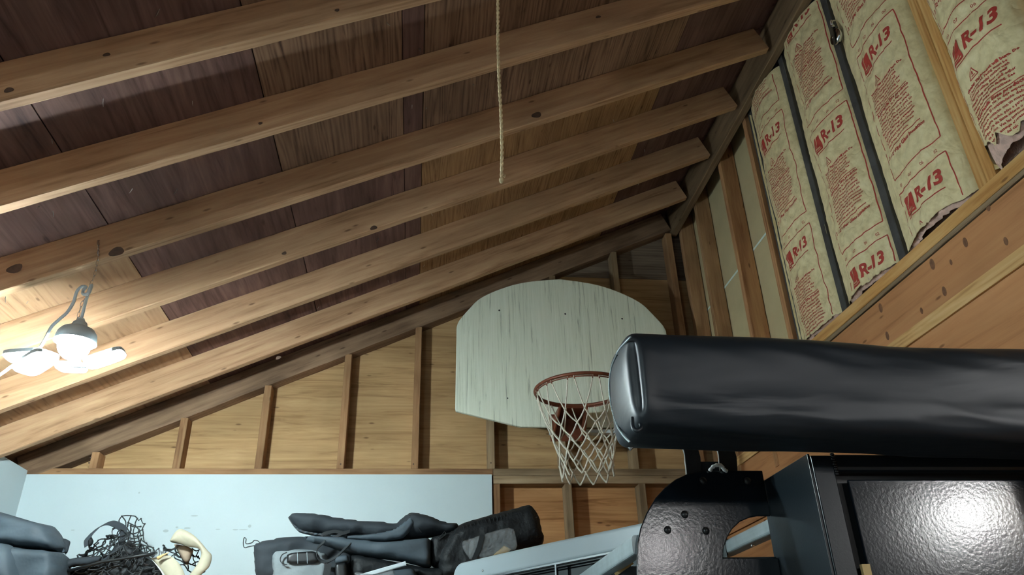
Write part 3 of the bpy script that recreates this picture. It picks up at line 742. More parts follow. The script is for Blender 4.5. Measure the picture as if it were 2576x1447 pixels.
lamp3 = work_light((1.50, -1.0, H + 0.80), 'lit work light hanging to the right behind the viewer', LAMP3_W, LAMP2_C, 3)
fill_lamp = work_light((-1.50, -1.10, H + 0.85), 'unseen work light added as fill to the left behind the viewer', FILL_LAMP_W, LAMP1_C, 4)  # unseen lamp added as fill to brighten the room from the left
for c, zt, wh in (((3.10, -0.75, H + .86), H + 2.7, 'in the side bay'), ((1.50, -1.0, H + .80), roofz(1.50), 'to the right behind the viewer'), ((-1.50, -1.10, H + .85), roofz(-1.50), 'added as fill to the left behind the viewer')):
    mb = MB(); mb.tube([(c[0], c[1], c[2] + .09), (c[0], c[1], zt)], 0.004, 6)
    tag(mb.build('lamp_cord', 'whiteplastic', None), 'white cord that carries the work light %s' % wh, 'cord')
# chain of the visible lamp
Y1 = 2.5
pts = [PY(*p, Y1) for p in ((247, 606), (248, 640), (244, 665), (240, 685), (233, 705), (226, 722), (218, 745), (208, 760), (203, 775), (197, 795), (190, 815))]
chain = thing('hanging_chain', pts[0], 'thin wire chain from the rafter down to the work light', 'chain')
path = smoothpath(pts, 6); acc = [0]
for i in range(1, len(path)): acc.append(acc[-1] + (path[i] - path[i-1]).length)
def at_len(s):
    for i in range(1, len(path)):
        if acc[i] >= s: f_ = (s - acc[i-1]) / max(1e-9, acc[i] - acc[i-1]); return path[i-1].lerp(path[i], f_), (path[i] - path[i-1]).normalized()
    return path[-1], (path[-1] - path[-2]).normalized()
s = 0.0; i = 0
while s < acc[-1] - .016:
    c, t_ = at_len(s + .010); a = t_.orthogonal().normalized(); b_ = t_.cross(a)
    if i % 2: a, b_ = b_, a
    mb = MB(); mb.tube([c + t_ * (.0125 * math.cos(2*PI*k/10)) + a * (.0042 * math.sin(2*PI*k/10)) for k in range(10)], .0009, 4, closed=True)
    mb.build('link', 'chrome', chain, True); s += .0205; i += 1
mb = MB(); mb.tube([PY(250, 604, 2.502 - .004), PY(246, 612, 2.502 - .001), PY(247, 640, Y1)], .0012, 5); mb.build('hook', 'chrome', chain, True)
cordp = [PY(*p, 2.49) for p in ((204, 808), (208, 790), (217, 755), (226, 725), (231, 718), (226, 742), (213, 744), (209, 732), (216, 722), (205, 722), (193, 735), (185, 760), (170, 785), (148, 805), (130, 822), (115, 850), (100, 875), (75, 895), (60, 908), (30, 922), (5, 940), (-40, 968), (-120, 1010), (-220, 1050))]
cordp[0] = LC + Vector((0, 0, .093)); cordp[5] += Vector((0, -.012, 0)); cordp[6] += Vector((0, -.012, 0)); cordp.append(Vector((XL + .006, 2.49, cordp[-1].z - .08)))
mb = MB(); mb.tube(smoothpath(cordp, 6), 0.0052, 7)
tag(mb.build('power_cord', 'whiteplastic', None, True), 'white power cord looped above the hanging work light', 'cord')

# ------------------------------------------------------------------ pull cord and pulley
p1 = PY(1262, 452, 1.62); top = Vector((p1.x + .004, p1.y, roofz(p1.x) + .02))
mb = MB()
for st in (0, 1):
    pl = []
    for k in range(161):
        t_ = k / 160; a = t_ * 150 + st * PI
        wob = Vector((.004 * math.sin(t_ * 9) * (1 - t_) , .002 * math.sin(t_ * 13), 0))
        pl.append(p1.lerp(top, t_) + wob + Vector((.0022 * math.cos(a), .0022 * math.sin(a), 0)))
    mb.tube(pl, .0030, 5)
mb.sphere(p1 + Vector((-.001, 0, -.002)), (.0062, .006, .010), 8, 6)
mb.tube([p1 + Vector((0, 0, .012)), p1 + Vector((.008, -.002, .006)), p1 + Vector((.009, 0, .016))], .0018, 5)
tag(mb.build('pull_cord', 'rope', None, True), 'twisted tan pull cord hanging from the rafters with a knotted end', 'rope')
pc = PX(2105, 88, XR - .03)
pu = thing('pulley', pc, 'small black swivel pulley hanging on the grey stud between the batts', 'pulley')
mb = MB()
for sx in (-1, 1):
    ol = [(0.016 * math.cos(a), .036 * math.sin(a) - .004) for a in [2*PI*k/16 for k in range(16)]]
    vs = [pc + Vector((u * .35 + sx * .0075, u, w)) for u, w in ol] + [pc + Vector((u * .35 + sx * .0095, u, w)) for u, w in ol]
    mb.add(vs, [tuple(range(16)), tuple(range(31, 15, -1))] + [(i, (i+1) % 16, 16 + (i+1) % 16, 16 + i) for i in range(16)])
mb.build('cheek_plate', 'blackplastic', pu)
mb = MB(); mb.tube([pc + Vector((-.006, -.004, -.012)), pc + Vector((.006, -.004, -.012))], .024, 20); mb.build('wheel', 'chrome', pu, True)
mb = MB(); mb.tube([pc + Vector((-.011, 0, -.010)), pc + Vector((.011, 0, -.010))], .004, 8); mb.build('axle', 'chrome', pu, True)
mb = MB(); mb.tube([pc + Vector((.011 * math.sin(2*PI*k/14) * .4, .009 * math.sin(2*PI*k/14), .044 + .011 * math.cos(2*PI*k/14))) for k in range(14)], .0026, 6, closed=True)
mb.tube([pc + Vector((0, 0, .028)), pc + Vector((0, 0, .036))], .007, 8); mb.tube([pc + Vector((0, 0, .056)), Vector((XR + .002, pc.y + .003, pc.z + .068))], .0026, 6); mb.build('eye_screw', 'chrome', pu, True)
pu.scale = (1.35, 1.35, 1.35); pu.location.x -= .008

# ------------------------------------------------------------------ long vinyl bag on the steel rack
BX0, BX1 = 0.436, 1.60
BYF, BYB = 1.452, 1.658
bag = thing('vinyl_bag', (BX0 + .5, (BYF + BYB) / 2, H + .48), 'long black vinyl zipped bag lying across the top of the steel rack', 'bag')
def bag_section(n, ex):
    out = []
    for k in range(n):
        a = 2 * PI * k / n; c_, s_ = math.cos(a), math.sin(a)
        out.append((math.copysign(abs(c_) ** (2 / ex), c_), math.copysign(abs(s_) ** (2 / ex), s_)))
    return out
def bag_point(x, ya, za, t_end):
    tilt = -0.022 * (x - BX0) / .9
    hy = (BYB - BYF) / 2; hz = 0.110
    yc = (BYF + BYB) / 2; zc = H + 0.5815 + tilt
    y = yc + ya * hy; z = zc + za * hz
    return Vector((x, y, z))
sec = bag_section(160, 5.0); ns = len(sec); mb = MB()
xs = []
caps = [(0.0, 0.04), (0.0, .2), (0.0, .4), (0.0, .58), (0.001, .72), (0.0025, .83), (0.005, .905), (0.008, .945), (0.012, .972), (0.017, .99), (0.024, 1.0)]
rings = [(BX0 + dx, sc) for dx, sc in caps] + [(BX0 + .024 + (BX1 - BX0 - .024) * (k / 110) ** 1.35, 1.0) for k in range(1, 111)]
for (x, sc) in rings:
    for (ya, za) in sec:
        p = bag_point(x, ya * sc, za * sc, 0)
        if sc < 1:                                       # the end puffs out a little
            p.x -= 0.012 * max(0, 1 - (ya * sc) ** 2) * max(0, 1 - (za * sc) ** 2)
        zr = (p.z - H - .579) / .094
        # deep vertical crease at the front corner of the end
        d = math.hypot(p.x - (BX0 + .004), p.y - (BYF + .004))
        cr = math.exp(-(d / .0075) ** 2) * max(0, min(1, (1.05 - abs(zr - .02)) * 3))
        p += Vector((.7, .7, 0)) * (0.016 * cr)
        bu = math.exp(-((p.x - BX0 - .028) / .016) ** 2) if p.y < BYF + .05 else 0
        p.y -= 0.006 * bu * max(0, 1 - zr * zr)
        # broad sag and folds along the cloth
        w_ = noise.noise(Vector((p.x * 3.2, za * 1.2, 2.2))) * .006 + noise.noise(Vector((p.x * 7 + za * 3, za * 2.5, 7.7))) * .0026
        fold = noise.noise(Vector((p.x * 5 - p.y * 30, 3.1, p.z * 40))) * .003 * max(0, -zr)
        c_ = Vector((0, ya, za)).normalized() if (abs(ya) + abs(za)) > 0 else Vector((0, 0, 0))
        fade = min(1, (x - BX0) / .08)
        p += c_ * (w_ + fold) * fade
        mb.v.append(p)
nr_ = len(rings)
for i in range(nr_ - 1):
    for j in range(ns): mb.f.append((i*ns + j, i*ns + (j+1) % ns, (i+1)*ns + (j+1) % ns, (i+1)*ns + j))
mb.f.append(tuple(reversed(range(ns)))); mb.f.append(tuple((nr_-1)*ns + j for j in range(ns)))
mb.build('cover', 'vinyl', bag, True, origin=Vector((BX0 + .5, 1.555, H + .579)))
# rolled tuck at the lower corner
mb = MB(); cc = PY(1607, 1078, BYF - .002)
mb.tube(smoothpath([PY(1591, 1050, BYF + .004), PY(1592, 1075, BYF - .001), PY(1602, 1084, BYF - .004), PY(1613, 1076, BYF - .002), PY(1610, 1066, BYF + .004)], 5), [.003 + .002 * math.sin(k / 20 * PI) for k in range(21)], 8)
mb.build('corner_tuck', 'vinyl', bag, True)
# zip around the end
zp = [PX(x, y, BX0 - .006) for x, y in ((1553, 893), (1543, 915), (1536, 945), (1534, 975), (1537, 1005), (1544, 1040), (1556, 1075), (1572, 1098), (1586, 1112))]
zpath = smoothpath(zp, 6)
mb = MB(); mb.ribbon(zpath, Vector((0, 1, .3)), .009, .0015); z_ = mb.build('zip_tape', 'strapblack', bag)
mb = MB()
for k in range(0, len(zpath) - 1):
    for h_ in (0, .5):
        p = zpath[k].lerp(zpath[k + 1], h_); mb.box(p.x - .003, p.x - .0005, p.y - .003, p.y + .003, p.z - .0010, p.z + .0010)
zt = mb.build('zip_teeth', 'galv', bag); zt['kind'] = 'stuff'
# piping along the end's upper edge
mb = MB(); mb.tube(smoothpath([PX(1551, 890, BX0 - .003), PX(1560, 876, BX0 - .003), PX(1571, 864, BX0 - .002), PX(1586, 848, BX0 + .001)], 6), .0022, 6); mb.build('piping', 'galv', bag, True)
mb = MB(); p = PY(1592, 1116, 1.62); mb.tube([p + Vector((0, 0, .006)), p + Vector((-.004, 0, -.008)), p + Vector((-.010, 0, -.012))], .0055, 8); mb.build('zip_pull', 'chrome', bag, True)
# two hanging straps with frayed white edges
for k, (xa, xb_) in enumerate(((1717, 1757), (1802, 1848))):
    yS = 1.935
    lp = [PY(xa + dx, y, yS) for dx, y in ((0, 1110), (1, 1128), (4, 1138), (6, 1150), (7, 1165), (9, 1180), (10, 1200), (10, 1225))]
    rp = [PY(xb_ + dx, y, yS) for dx, y in ((0, 1110), (-1, 1128), (2, 1140), (5, 1150), (6, 1163), (7, 1180), (8, 1200), (8, 1225))]
    mb = MB(); n_ = len(lp); vs = []
    for a, b in zip(lp, rp): vs += [a, b, b + Vector((0, .003, 0)), a + Vector((0, .003, 0))]
    mb.add(vs, [(i*4 + j, i*4 + (j+1) % 4, (i+1)*4 + (j+1) % 4, (i+1)*4 + j) for i in range(n_-1) for j in range(4)] + [(0, 3, 2, 1), (n_*4-4, n_*4-3, n_*4-2, n_*4-1)])
    st = mb.build('hanging_strap', 'strapblack', bag)
    mb = MB(); mb.tube([p + Vector((-.001, -.001, 0)) for p in smoothpath(lp, 3)], [.0016 + .0012 * abs(noise.noise(Vector((i * .9, k, 0)))) for i in range((n_-1)*3 + 1)], 5)
    mb.build('frayed_edge', 'frayed', bag)

# ------------------------------------------------------------------ steel rack
SX = 0.896; RYF = 1.662
rack = thing('steel_rack', (1.2, 1.8, 0), 'black welded steel rack with bolted side bracket under the vinyl bag', 'rack')
def rbox(name, x0, x1, y0, y1, z0, z1, m, bev=0.003):
    mb = MB(); mb.box(x0, x1, y0, y1, z0, z1); o = mb.build(name, m, rack)
    md = o.modifiers.new('bevel', 'BEVEL'); md.width = bev; md.segments = 2; md.limit_method = 'ANGLE'; return o
rbox('upright', SX + .004, SX + .056, RYF, RYF + .05, 0, H + .470, 'powder_s')
rbox('top_rail', SX + .056, 1.60, RYF + .004, RYF + .045, H + .435, H + .475, 'powder_s', .009)
rbox('side_plate', SX - .002, SX + .004, RYF + .004, 1.935, 0, H + .474, 'powder_s', .001)
rbox('front_panel', SX + .092, 1.60, RYF + .018, RYF + .026, 0.3, H + .418, 'powder', .003)
rbox('back_frame', SX + .056, 1.60, RYF + .040, RYF + .052, 0.25, H + .44, 'blackplastic')
rbox('lower_rail', SX + .056, 1.60, RYF + .004, RYF + .045, 0.25, 0.30, 'powder_s')
rbox('upright', 1.575, 1.625, RYF, RYF + .05, 0, H + .434, 'powder_s')
for k in range(9):
    a = PY(2093 + 1.6 * k + (k % 2), 1143 + 6.2 * k, RYF - .001); mb = MB(); mb.sphere(a, (.006, .004, .0032), 8, 5); mb.build('weld_bead', 'bead', rack, True)
YBR = 1.91
ol = [(1603, 1560), (1602, 1420), (1604, 1365), (1611, 1330), (1626, 1292), (1650, 1252), (1675, 1225), (1700, 1206), (1730, 1192), (1770, 1184), (1928, 1184)]
hole = [(1928, 1299), (1905, 1299), (1885, 1303), (1862, 1313), (1843, 1331), (1829, 1354), (1821, 1380), (1820, 1403)]
P2 = [PY(x, y, YBR) for x, y in ol] + [PY(x, y, YBR) for x, y in hole] + [PY(1936, 1404, YBR), PY(1955, 1560, YBR)]
for i in (10, 11): P2[i].x = SX - .0025
for i in (-2, -1): P2[i].x = SX - .0025
mb = MB(); n_ = len(P2)
mb.add(P2 + [p + Vector((0, .006, 0)) for p in P2], [tuple(range(n_)), tuple(reversed(range(n_, 2*n_)))] + [(i, n_ + i, n_ + (i+1) % n_, (i+1) % n_) for i in range(n_)])
br = mb.build('bracket_plate', 'powder', rack)
md = br.modifiers.new('bevel', 'BEVEL'); md.width = .0025; md.segments = 2; md.limit_method = 'ANGLE'
for px, py in ((1768, 1210), (1880, 1211), (1722, 1295), (1679, 1334), (1775, 1336)):
    p = PY(px, py, YBR); mb = MB()
    mb.sphere(p + Vector((0, -.001, 0)), (.0098, .0075, .0098), 16, 10); b_ = mb.build('bolt', 'blackplastic', rack, True)
    mb = MB(); mb.tube([p, p + Vector((0, -.0012, 0))], .0115, 16); mb.build('washer', 'powder', rack)
rbox('shelf_plate', PY(1815, 1404, 1.93).x, SX - .003, 1.918, 1.925, 0.4, PY(1815, 1404, 1.93).z, 'blackplastic')
gb = PY(1726, 1163, 1.95); gb2 = PY(1850, 1186, 1.95)
mb = MB(); mb.box(gb.x, gb2.x, 1.945, 1.955, gb2.z - .03, gb.z); mb.build('cross_bar', 'darkfab', rack)
mb = MB(); pts = smoothpath([PY(1785, 1186, 1.905), PY(1792, 1176, 1.90), PY(1803, 1171, 1.898), PY(1815, 1172, 1.90), PY(1820, 1180, 1.90), PY(1828, 1186, 1.905)], 5)
mb.tube(pts, [.0035 + .002 * abs(math.sin(k * .8)) for k in range(len(pts))], 7)
tag(mb.build('cord_knot', 'frayed', None, True), 'white frayed cord end on top of the bolted steel bracket', 'cord')
# tan stick leaning in the rack gap
p = PY(2176, 1425, RYF + .012); beam('tan_stick', (p.x, p.y, H - .3), (p.x, p.y, p.z + .004), .010, .020, 'tan', None, up=(1, 0, 0), ch=.001)
tag(bpy.data.objects['tan_stick'], 'short tan wooden stick standing in the gap of the steel rack', 'stick')
# galvanised rails
def rail(x, z, y0, y1, w, h, label):
    t = thing('steel_rail', (x, y1, z), label, 'rail', 'galvanised rails by the steel rack')
    n = 20; ex = 5.0; mb = MB(); s2 = bag_section(n, ex)
    for y in (y0, y1):
        mb.v += [Vector((x + a * w / 2, y, z + b * h / 2)) for a, b in s2]
    mb.f = [(j, n + j, n + (j+1) % n, (j+1) % n) for j in range(n)] + [tuple(range(n)), tuple(range(2*n-1, n-1, -1))]
    mb.build('tube', 'galv', t)
    mb = MB(); mb.tube([(x - .004, (y0+y1)/2, z - h/2 + .001), (x - .004, (y0+y1)/2, z - h/2 - .004)], .005, 8); mb.build('screw', 'chrome', t)
    return t
rail(0.548, H + .318, 1.922, 2.72, .040, .046, 'long galvanised steel rail running back from the rounded bracket')
rail(0.945, H + .374, 1.95, 2.37, .046, .040, 'short galvanised steel rail seen through the bracket opening')

# ------------------------------------------------------------------ white framed panel
A_ = Vector((0.19, 3.335)); B_ = Vector((0.93, 2.315)); du = (B_ - A_).normalized(); Lp = (B_ - A_).length
def wp(u, v, off=0.0):     # local: along, up from top edge, out towards the viewer
    nrm = Vector((du.y, -du.x))
    if nrm.y > 0: nrm = -nrm
    return Vector((A_.x + du.x * u + nrm.x * off, A_.y + du.y * u + nrm.y * off, H + .478 + v))
wpan = thing('white_cabinet', wp(.5, -.9), 'white rounded cabinet with a dark framed opening in front of the duffel bags', 'cabinet')
def prism(name, ol, o0, o1, m, bev=0.0):
    n = len(ol); mb = MB()
    mb.add([wp(u, v, o0) for u, v in ol] + [wp(u, v, o1) for u, v in ol], [tuple(range(n)), tuple(reversed(range(n, 2*n)))] + [(i, n + i, n + (i+1) % n, (i+1) % n) for i in range(n)])
    o = mb.build(name, m, wpan)
    bm = bmesh.new(); bm.from_mesh(o.data); bmesh.ops.recalc_face_normals(bm, faces=bm.faces); bm.to_mesh(o.data); bm.free()
    if bev: md = o.modifiers.new('bevel', 'BEVEL'); md.width = bev; md.segments = 4; md.limit_method = 'ANGLE'
    return o
def arc(cx_, cy_, r, a0, a1, n=8): return [(cx_ + r * math.cos(a0 + (a1-a0)*k/n), cy_ + r * math.sin(a0 + (a1-a0)*k/n)) for k in range(n + 1)]
top_ = lambda u: 0.006 * math.sin(PI * min(1, u / Lp))
outer = [(0, -.9)] + arc(.055, -.055, .055, PI, PI/2) + [(.3, .004), (.6, .006), (Lp, .006), (Lp, -.065)] + [(.16, -.075)] + arc(.13, -.105, .03, PI/2, PI) + [(.10, -.9)]
prism('frame', outer, 0.0, .05, 'whitepaint', .012)
prism('dark_pane', [(.08, -.9), (.08, -.07), (Lp, -.055), (Lp, -.9)], .004, .012, 'void')
prism('inner_trim', [(.14, -.079), (Lp, -.069), (Lp, -.063), (.14, -.073)], .046, .054, 'chrome')
prism('inner_trim', [(.14, -.088), (Lp, -.078), (Lp, -.074), (.14, -.084)], .042, .048, 'blackplastic')
uD = .58
prism('divider', [(uD, -.9), (uD, -.074), (uD + .007, -.074), (uD + .007, -.9)], .040, .050, 'chrome')
mb = MB(); p = wp(.19, -.048, .05); mb.sphere(p, .0045, 8, 5); mb.build('screw_head', 'chrome', wpan, True)
# foot that carries it
for u in (.05, Lp - .05):
    p = wp(u, 0, .025); mb = MB(); mb.box(p.x - .02, p.x + .02, p.y - .02, p.y + .02, 0, H - .41); mb.build('foot', 'blackplastic', wpan)

# ------------------------------------------------------------------ shelf under the stored things
SZ = H + 0.43
shelf = thing('storage_shelf', (-.7, 3.8, 0), 'wooden storage shelf along the white back wall', 'shelf')
slab('shelf_board', (-.64, 3.745, SZ - .01), (1, 0, 0), (0, 1, 0), 2.56, .66, .02, 'stud', shelf)
for o in shelf.children: o.location -= shelf.location
for x in (-1.88, -.64, .60):
    for y in (3.45, 4.03): boxobj('post', x - .02, x + .02, y - .02, y + .02, 0, SZ - .02, 'stud', shelf)

# ------------------------------------------------------------------ soft goods
def resample(poly, step):
    out = []
    n = len(poly)
    for i in range(n):
        a, b = poly[i], poly[(i + 1) % n]; d = (b - a).length; k = max(1, int(round(d / step)))
        for j in range(k): out.append(a.lerp(b, j / k))
    return out
def pillow(name, px, yc, T, m, parent=None, res=.014, edge=.05, wrk=.004, wf=14, lean=0.0, round_=2, seed=0, curve=True):
    poly = [PY(x, y, yc) for x, y in px]; poly = [Vector((p.x, max(p.z, SZ + .004))) for p in poly]
    if curve:
        for _ in range(round_):        # soften the corners a little
            n = len(poly); q = []
            for i in range(n):
                a, b = poly[i], poly[(i + 1) % n]; q += [a.lerp(b, .15), a.lerp(b, .85)]
            poly = q
    bd = resample(poly, res)
    n = len(bd)
    x0, x1 = min(p.x for p in bd), max(p.x for p in bd); z0, z1 = min(p.y for p in bd), max(p.y for p in bd)
    def inside(p):
        c = False
        for i in range(n):
            a, b = bd[i], bd[i - 1]
            if (a.y > p.y) != (b.y > p.y) and p.x < (b.x - a.x) * (p.y - a.y) / (b.y - a.y) + a.x: c = not c
        return c
    def dist(p):
        best = 9
        for i in range(n):
            a, b = bd[i], bd[i - 1]; ab = b - a; t = max(0, min(1, (p - a).dot(ab) / max(1e-12, ab.length_squared)))
            best = min(best, (a + ab * t - p).length)
        return best
    pts = list(bd); dd = [0.0] * n
    z = z0; r = 0
    while z < z1:
        x = x0 + (res / 2 if r % 2 else 0)
        while x < x1:
            p = Vector((x, z))
            if inside(p):
                d = dist(p)
                if d > res * .5: pts.append(p); dd.append(d)
            x += res
        z += res * .87; r += 1
    vco, _, fcs, ov, _, _ = delaunay_2d_cdt(pts, [(i, (i + 1) % n) for i in range(n)], [], 1, 1e-6)
    dv = []
    for o_ in ov: dv.append(dd[o_[0]] if o_ else 0.0)
    vs = []; nv = len(vco)
    for p, d in zip(vco, dv):
        t = min(1, d / edge); pr = math.sqrt(max(0, 1 - (1 - t) ** 2))
        w_ = wrk * noise.noise(Vector((p.x * wf + seed * 3.1, p.y * wf * 1.6 - p.x * wf * .6, seed))) + wrk * .5 * abs(noise.noise(Vector((p.x * wf * 2.3, p.y * wf * 2.6, seed + 4))))
        vs.append(Vector((p.x, yc - (T / 2 + w_ * 2) * pr + lean * (p.y - z0), p.y)))
    for p, d in zip(vco, dv):
        t = min(1, d / edge); pr = math.sqrt(max(0, 1 - (1 - t) ** 2))
        vs.append(Vector((p.x, yc + T / 2 * pr + 1e-4 + lean * (p.y - z0), p.y)))
    mb = MB(); mb.v = vs
    mb.f = [tuple(f) for f in fcs] + [tuple(nv + i for i in reversed(f)) for f in fcs]
    o = mb.build(name, m, parent, True)
    bm = bmesh.new(); bm.from_mesh(o.data); bmesh.ops.remove_doubles(bm, verts=bm.verts, dist=3e-4); bmesh.ops.recalc_face_normals(bm, faces=bm.faces); bm.to_mesh(o.data); bm.free()
    for p in o.data.polygons: p.use_smooth = True
    return o
def band(name, px, yc, w, m, parent, th=.002, wd=(0, 1, 0), n=6, yoff=None, closed=False):
    ps = [PY(x, y, yc if yoff is None else yoff[i]) for i, (x, y) in enumerate(px)]
    for p in ps: p.z = max(p.z, SZ + .02)
    mb = MB(); mb.ribbon(smoothpath(ps, n, closed), Vector(wd), w, th); return mb.build(name, m, parent)
def at(px, py, y): return PY(px, py, y)

# black duffel with a clear pocket
t = thing('duffel_bag', (0.35, 3.62, SZ), 'black padded duffel bag with a clear document pocket, right end of the pile', 'bag', 'bags on the shelf')
pillow('body', [(1130, 1340), (1160, 1318), (1200, 1306), (1260, 1290), (1310, 1276), (1329, 1270), (1345, 1287), (1356, 1305), (1362, 1335), (1369, 1358), (1362, 1376), (1290, 1400), (1215, 1425), (1190, 1470), (1100, 1475), (1090, 1400)], 3.62, .24, 'blackfab', t, wrk=.005, wf=18, seed=1, edge=.06)
band('piping', [(1162, 1350), (1200, 1343), (1260, 1328), (1310, 1315), (1352, 1301)], 3.515, .004, 'blackplastic', t, .004, (0, 0, 1))
pillow('clear_pocket', [(1190, 1352), (1292, 1323), (1304, 1382), (1255, 1395), (1178, 1412), (1180, 1370)], 3.478, .006, 'clear', t, wrk=.003, wf=40, seed=5, edge=.01, res=.008)
pillow('clear_pocket', [(1162, 1362), (1196, 1352), (1190, 1385), (1178, 1405), (1164, 1380)], 3.482, .006, 'clear', t, wrk=.003, wf=40, seed=6, edge=.01, res=.008)
pillow('label_card', [(1268, 1372), (1286, 1382), (1273, 1396), (1240, 1400), (1232, 1405), (1250, 1388), (1256, 1384)], 3.484, .002, 'tan', t, res=.006, edge=.004, wrk=0, round_=0)
band('strap', [(1213, 1345), (1206, 1375), (1196, 1400), (1180, 1440)], 3.472, .022, 'strapblack', t, .003, (1, 0, 0))
for k in range(14):
    x_ = 1164 + k * 9.5; band('gather', [(x_, 1316 - k * 2.3 + 4), (x_ + 3, 1330 - k * 2.3), (x_ + 4, 1341 - k * 2.3)], 3.506, .003, 'blackfab', t, .006, (1, 0, 0), 3)

# charcoal carry bag, upper of the pile
t = thing('carry_bag', (-.15, 3.70, SZ), 'slumped charcoal carry bag with webbing handles lying on top of the pile', 'bag', 'bags on the shelf')
pillow('body', [(724, 1300), (745, 1292), (770, 1291), (800, 1296), (850, 1304), (900, 1312), (960, 1314), (995, 1320), (1010, 1305), (1030, 1292), (1055, 1293), (1085, 1302), (1120, 1316), (1152, 1318), (1156, 1335), (1150, 1352), (1090, 1352), (1040, 1360), (960, 1364), (880, 1358), (800, 1350), (755, 1342), (738, 1325)], 3.64, .20, 'darkfab', t, wrk=.014, wf=9, seed=2, edge=.045, res=.011)
pillow('front_gusset', [(734, 1316), (760, 1335), (800, 1342), (850, 1347), (920, 1346), (965, 1338), (995, 1330), (1015, 1314), (1034, 1297), (1046, 1318), (1030, 1340), (1012, 1356), (960, 1363), (880, 1357), (800, 1349), (752, 1341)], 3.553, .05, 'greyfab', t, wrk=.004, wf=12, seed=31, edge=.014, res=.009)
band('seam', [(725, 1302), (735, 1318), (752, 1334), (800, 1345), (860, 1352)], 3.545, .005, 'blackplastic', t, .004, (0, 0, 1))
band('seam', [(1030, 1296), (1044, 1318), (1060, 1340)], 3.536, .003, 'blackplastic', t, .003, (1, 0, 0))
band('handle', [(872, 1344), (845, 1338), (828, 1340), (812, 1345), (808, 1352), (820, 1356), (838, 1354), (858, 1344), (880, 1337)], 3.53, .016, 'strapblack', t, .003, (0, .3, 1), yoff=[3.535, 3.53, 3.525, 3.52, 3.515, 3.515, 3.52, 3.525, 3.535])
pillow('white_lining', [(945, 1330), (958, 1323), (990, 1322), (998, 1328), (975, 1332)], 3.545, .004, 'frayed', t, res=.006, edge=.005, wrk=0)

# boxy charcoal bag, middle of the pile
t = thing('storage_bag', (-.2, 3.60, SZ), 'boxy charcoal fabric bag with a squared end under the slumped carry bag', 'bag', 'bags on the shelf')
pillow('body', [(760, 1350), (820, 1348), (900, 1358), (960, 1364), (1020, 1360), (1086, 1352), (1086, 1425), (1080, 1430), (1000, 1412), (930, 1404), (880, 1395), (820, 1378), (770, 1366)], 3.58, .16, 'greyfab', t, wrk=.006, wf=9, seed=3, edge=.025)
pillow('end_panel', [(1080, 1354), (1128, 1340), (1158, 1330), (1162, 1380), (1150, 1418), (1082, 1432)], 3.60, .15, 'blackfab', t, wrk=.002, wf=9, seed=4, edge=.025)
band('pull_loop', [(1098, 1357), (1110, 1347), (1118, 1338), (1120, 1345), (1108, 1356)], 3.515, .006, 'strapblack', t, .002, (0, 1, .2))
pillow('lower_body', [(880, 1390), (960, 1408), (1080, 1430), (1140, 1425), (1130, 1480), (880, 1490)], 3.62, .20, 'blackfab', t, wrk=.006, wf=14, seed=8, edge=.04)

# grey pack with pale pocket
t = thing('grey_pack', (-.75, 3.62, SZ), 'charcoal pack with a pale grey pocket and buckle strap, left end of the pile', 'bag', 'bags on the shelf')
pillow('body', [(638, 1372), (680, 1360), (720, 1352), (760, 1350), (830, 1360), (900, 1385), (900, 1500), (650, 1510), (642, 1440)], 3.68, .26, 'darkfab', t, wrk=.010, wf=10, seed=9, edge=.06)
pillow('pale_pocket', [(683, 1386), (740, 1380), (790, 1384), (824, 1392), (828, 1450), (815, 1500), (684, 1505)], 3.555, .05, 'palefab', t, wrk=.003, wf=16, seed=10, edge=.02)
pillow('window_flap', [(722, 1392), (796, 1386), (804, 1416), (722, 1420)], 3.518, .012, 'blackplastic', t, wrk=0, edge=.008, res=.008, round_=1)
band('grab_loop', [(722, 1390), (710, 1396), (705, 1408), (710, 1418), (722, 1421)], 3.51, .008, 'strapblack', t, .003, (0, 1, 0))
for x_ in (748, 772): band('flap_stitch', [(x_, 1390), (x_ + 1, 1418)], 3.5095, .0015, 'galv', t, .001, (1, 0, 0))
band('webbing_handle', [(818, 1362), (800, 1378), (797, 1395), (806, 1410), (822, 1413), (845, 1402), (868, 1380), (884, 1364)], 3.50, .016, 'strapblack', t, .003, (0, .5, .8))
band('buckle_strap', [(826, 1418), (822, 1440), (815, 1490)], 3.50, .028, 'strapblack', t, .004, (1, 0, 0))
pillow('buckle', [(842, 1418), (872, 1414), (874, 1448), (866, 1460), (844, 1460)], 3.50, .02, 'blackplastic', t, wrk=0, edge=.01, res=.008)
pillow('strap_pad', [(840, 1400), (876, 1396), (878, 1415), (842, 1420)], 3.505, .025, 'greyfab', t, wrk=.001, edge=.01, res=.008)
band('draw_cord', [(644, 1372), (625, 1376), (615, 1378), (612, 1368), (614, 1354), (619, 1356), (619, 1368), (633, 1366), (640, 1360), (650, 1362), (656, 1370)], 3.62, .006, 'strapblack', t, .003, (0, 1, 0))

# white stick and clear wrap at the front of the pile
t = thing('white_batten', at(985, 1428, 3.47), 'narrow white batten poking out under the boxy charcoal bag', 'batten')
a, b = at(925, 1446, 3.46), at(1021, 1418, 3.46); beam('bar', a - (b - a) * .3, b, .02, .018, 'whiteplastic', None, up=(0, 0, 1)); bpy.context.view_layer.update(); adopt(bpy.data.objects['bar'], t)
tp = thing('plastic_wrapped_pack', at(960, 1470, 3.46), 'grey pack in clear plastic film in front of the pile', 'pack')
pillow('pack', [(895, 1442), (940, 1444), (990, 1432), (1040, 1430), (1060, 1470), (1050, 1510), (890, 1510)], 3.47, .07, 'greyfab', tp, wrk=.002, edge=.03)
pillow('film', [(892, 1438), (940, 1446), (990, 1430), (995, 1470), (990, 1510), (888, 1510)], 3.430, .008, 'clear', tp, wrk=.004, wf=30, edge=.01)

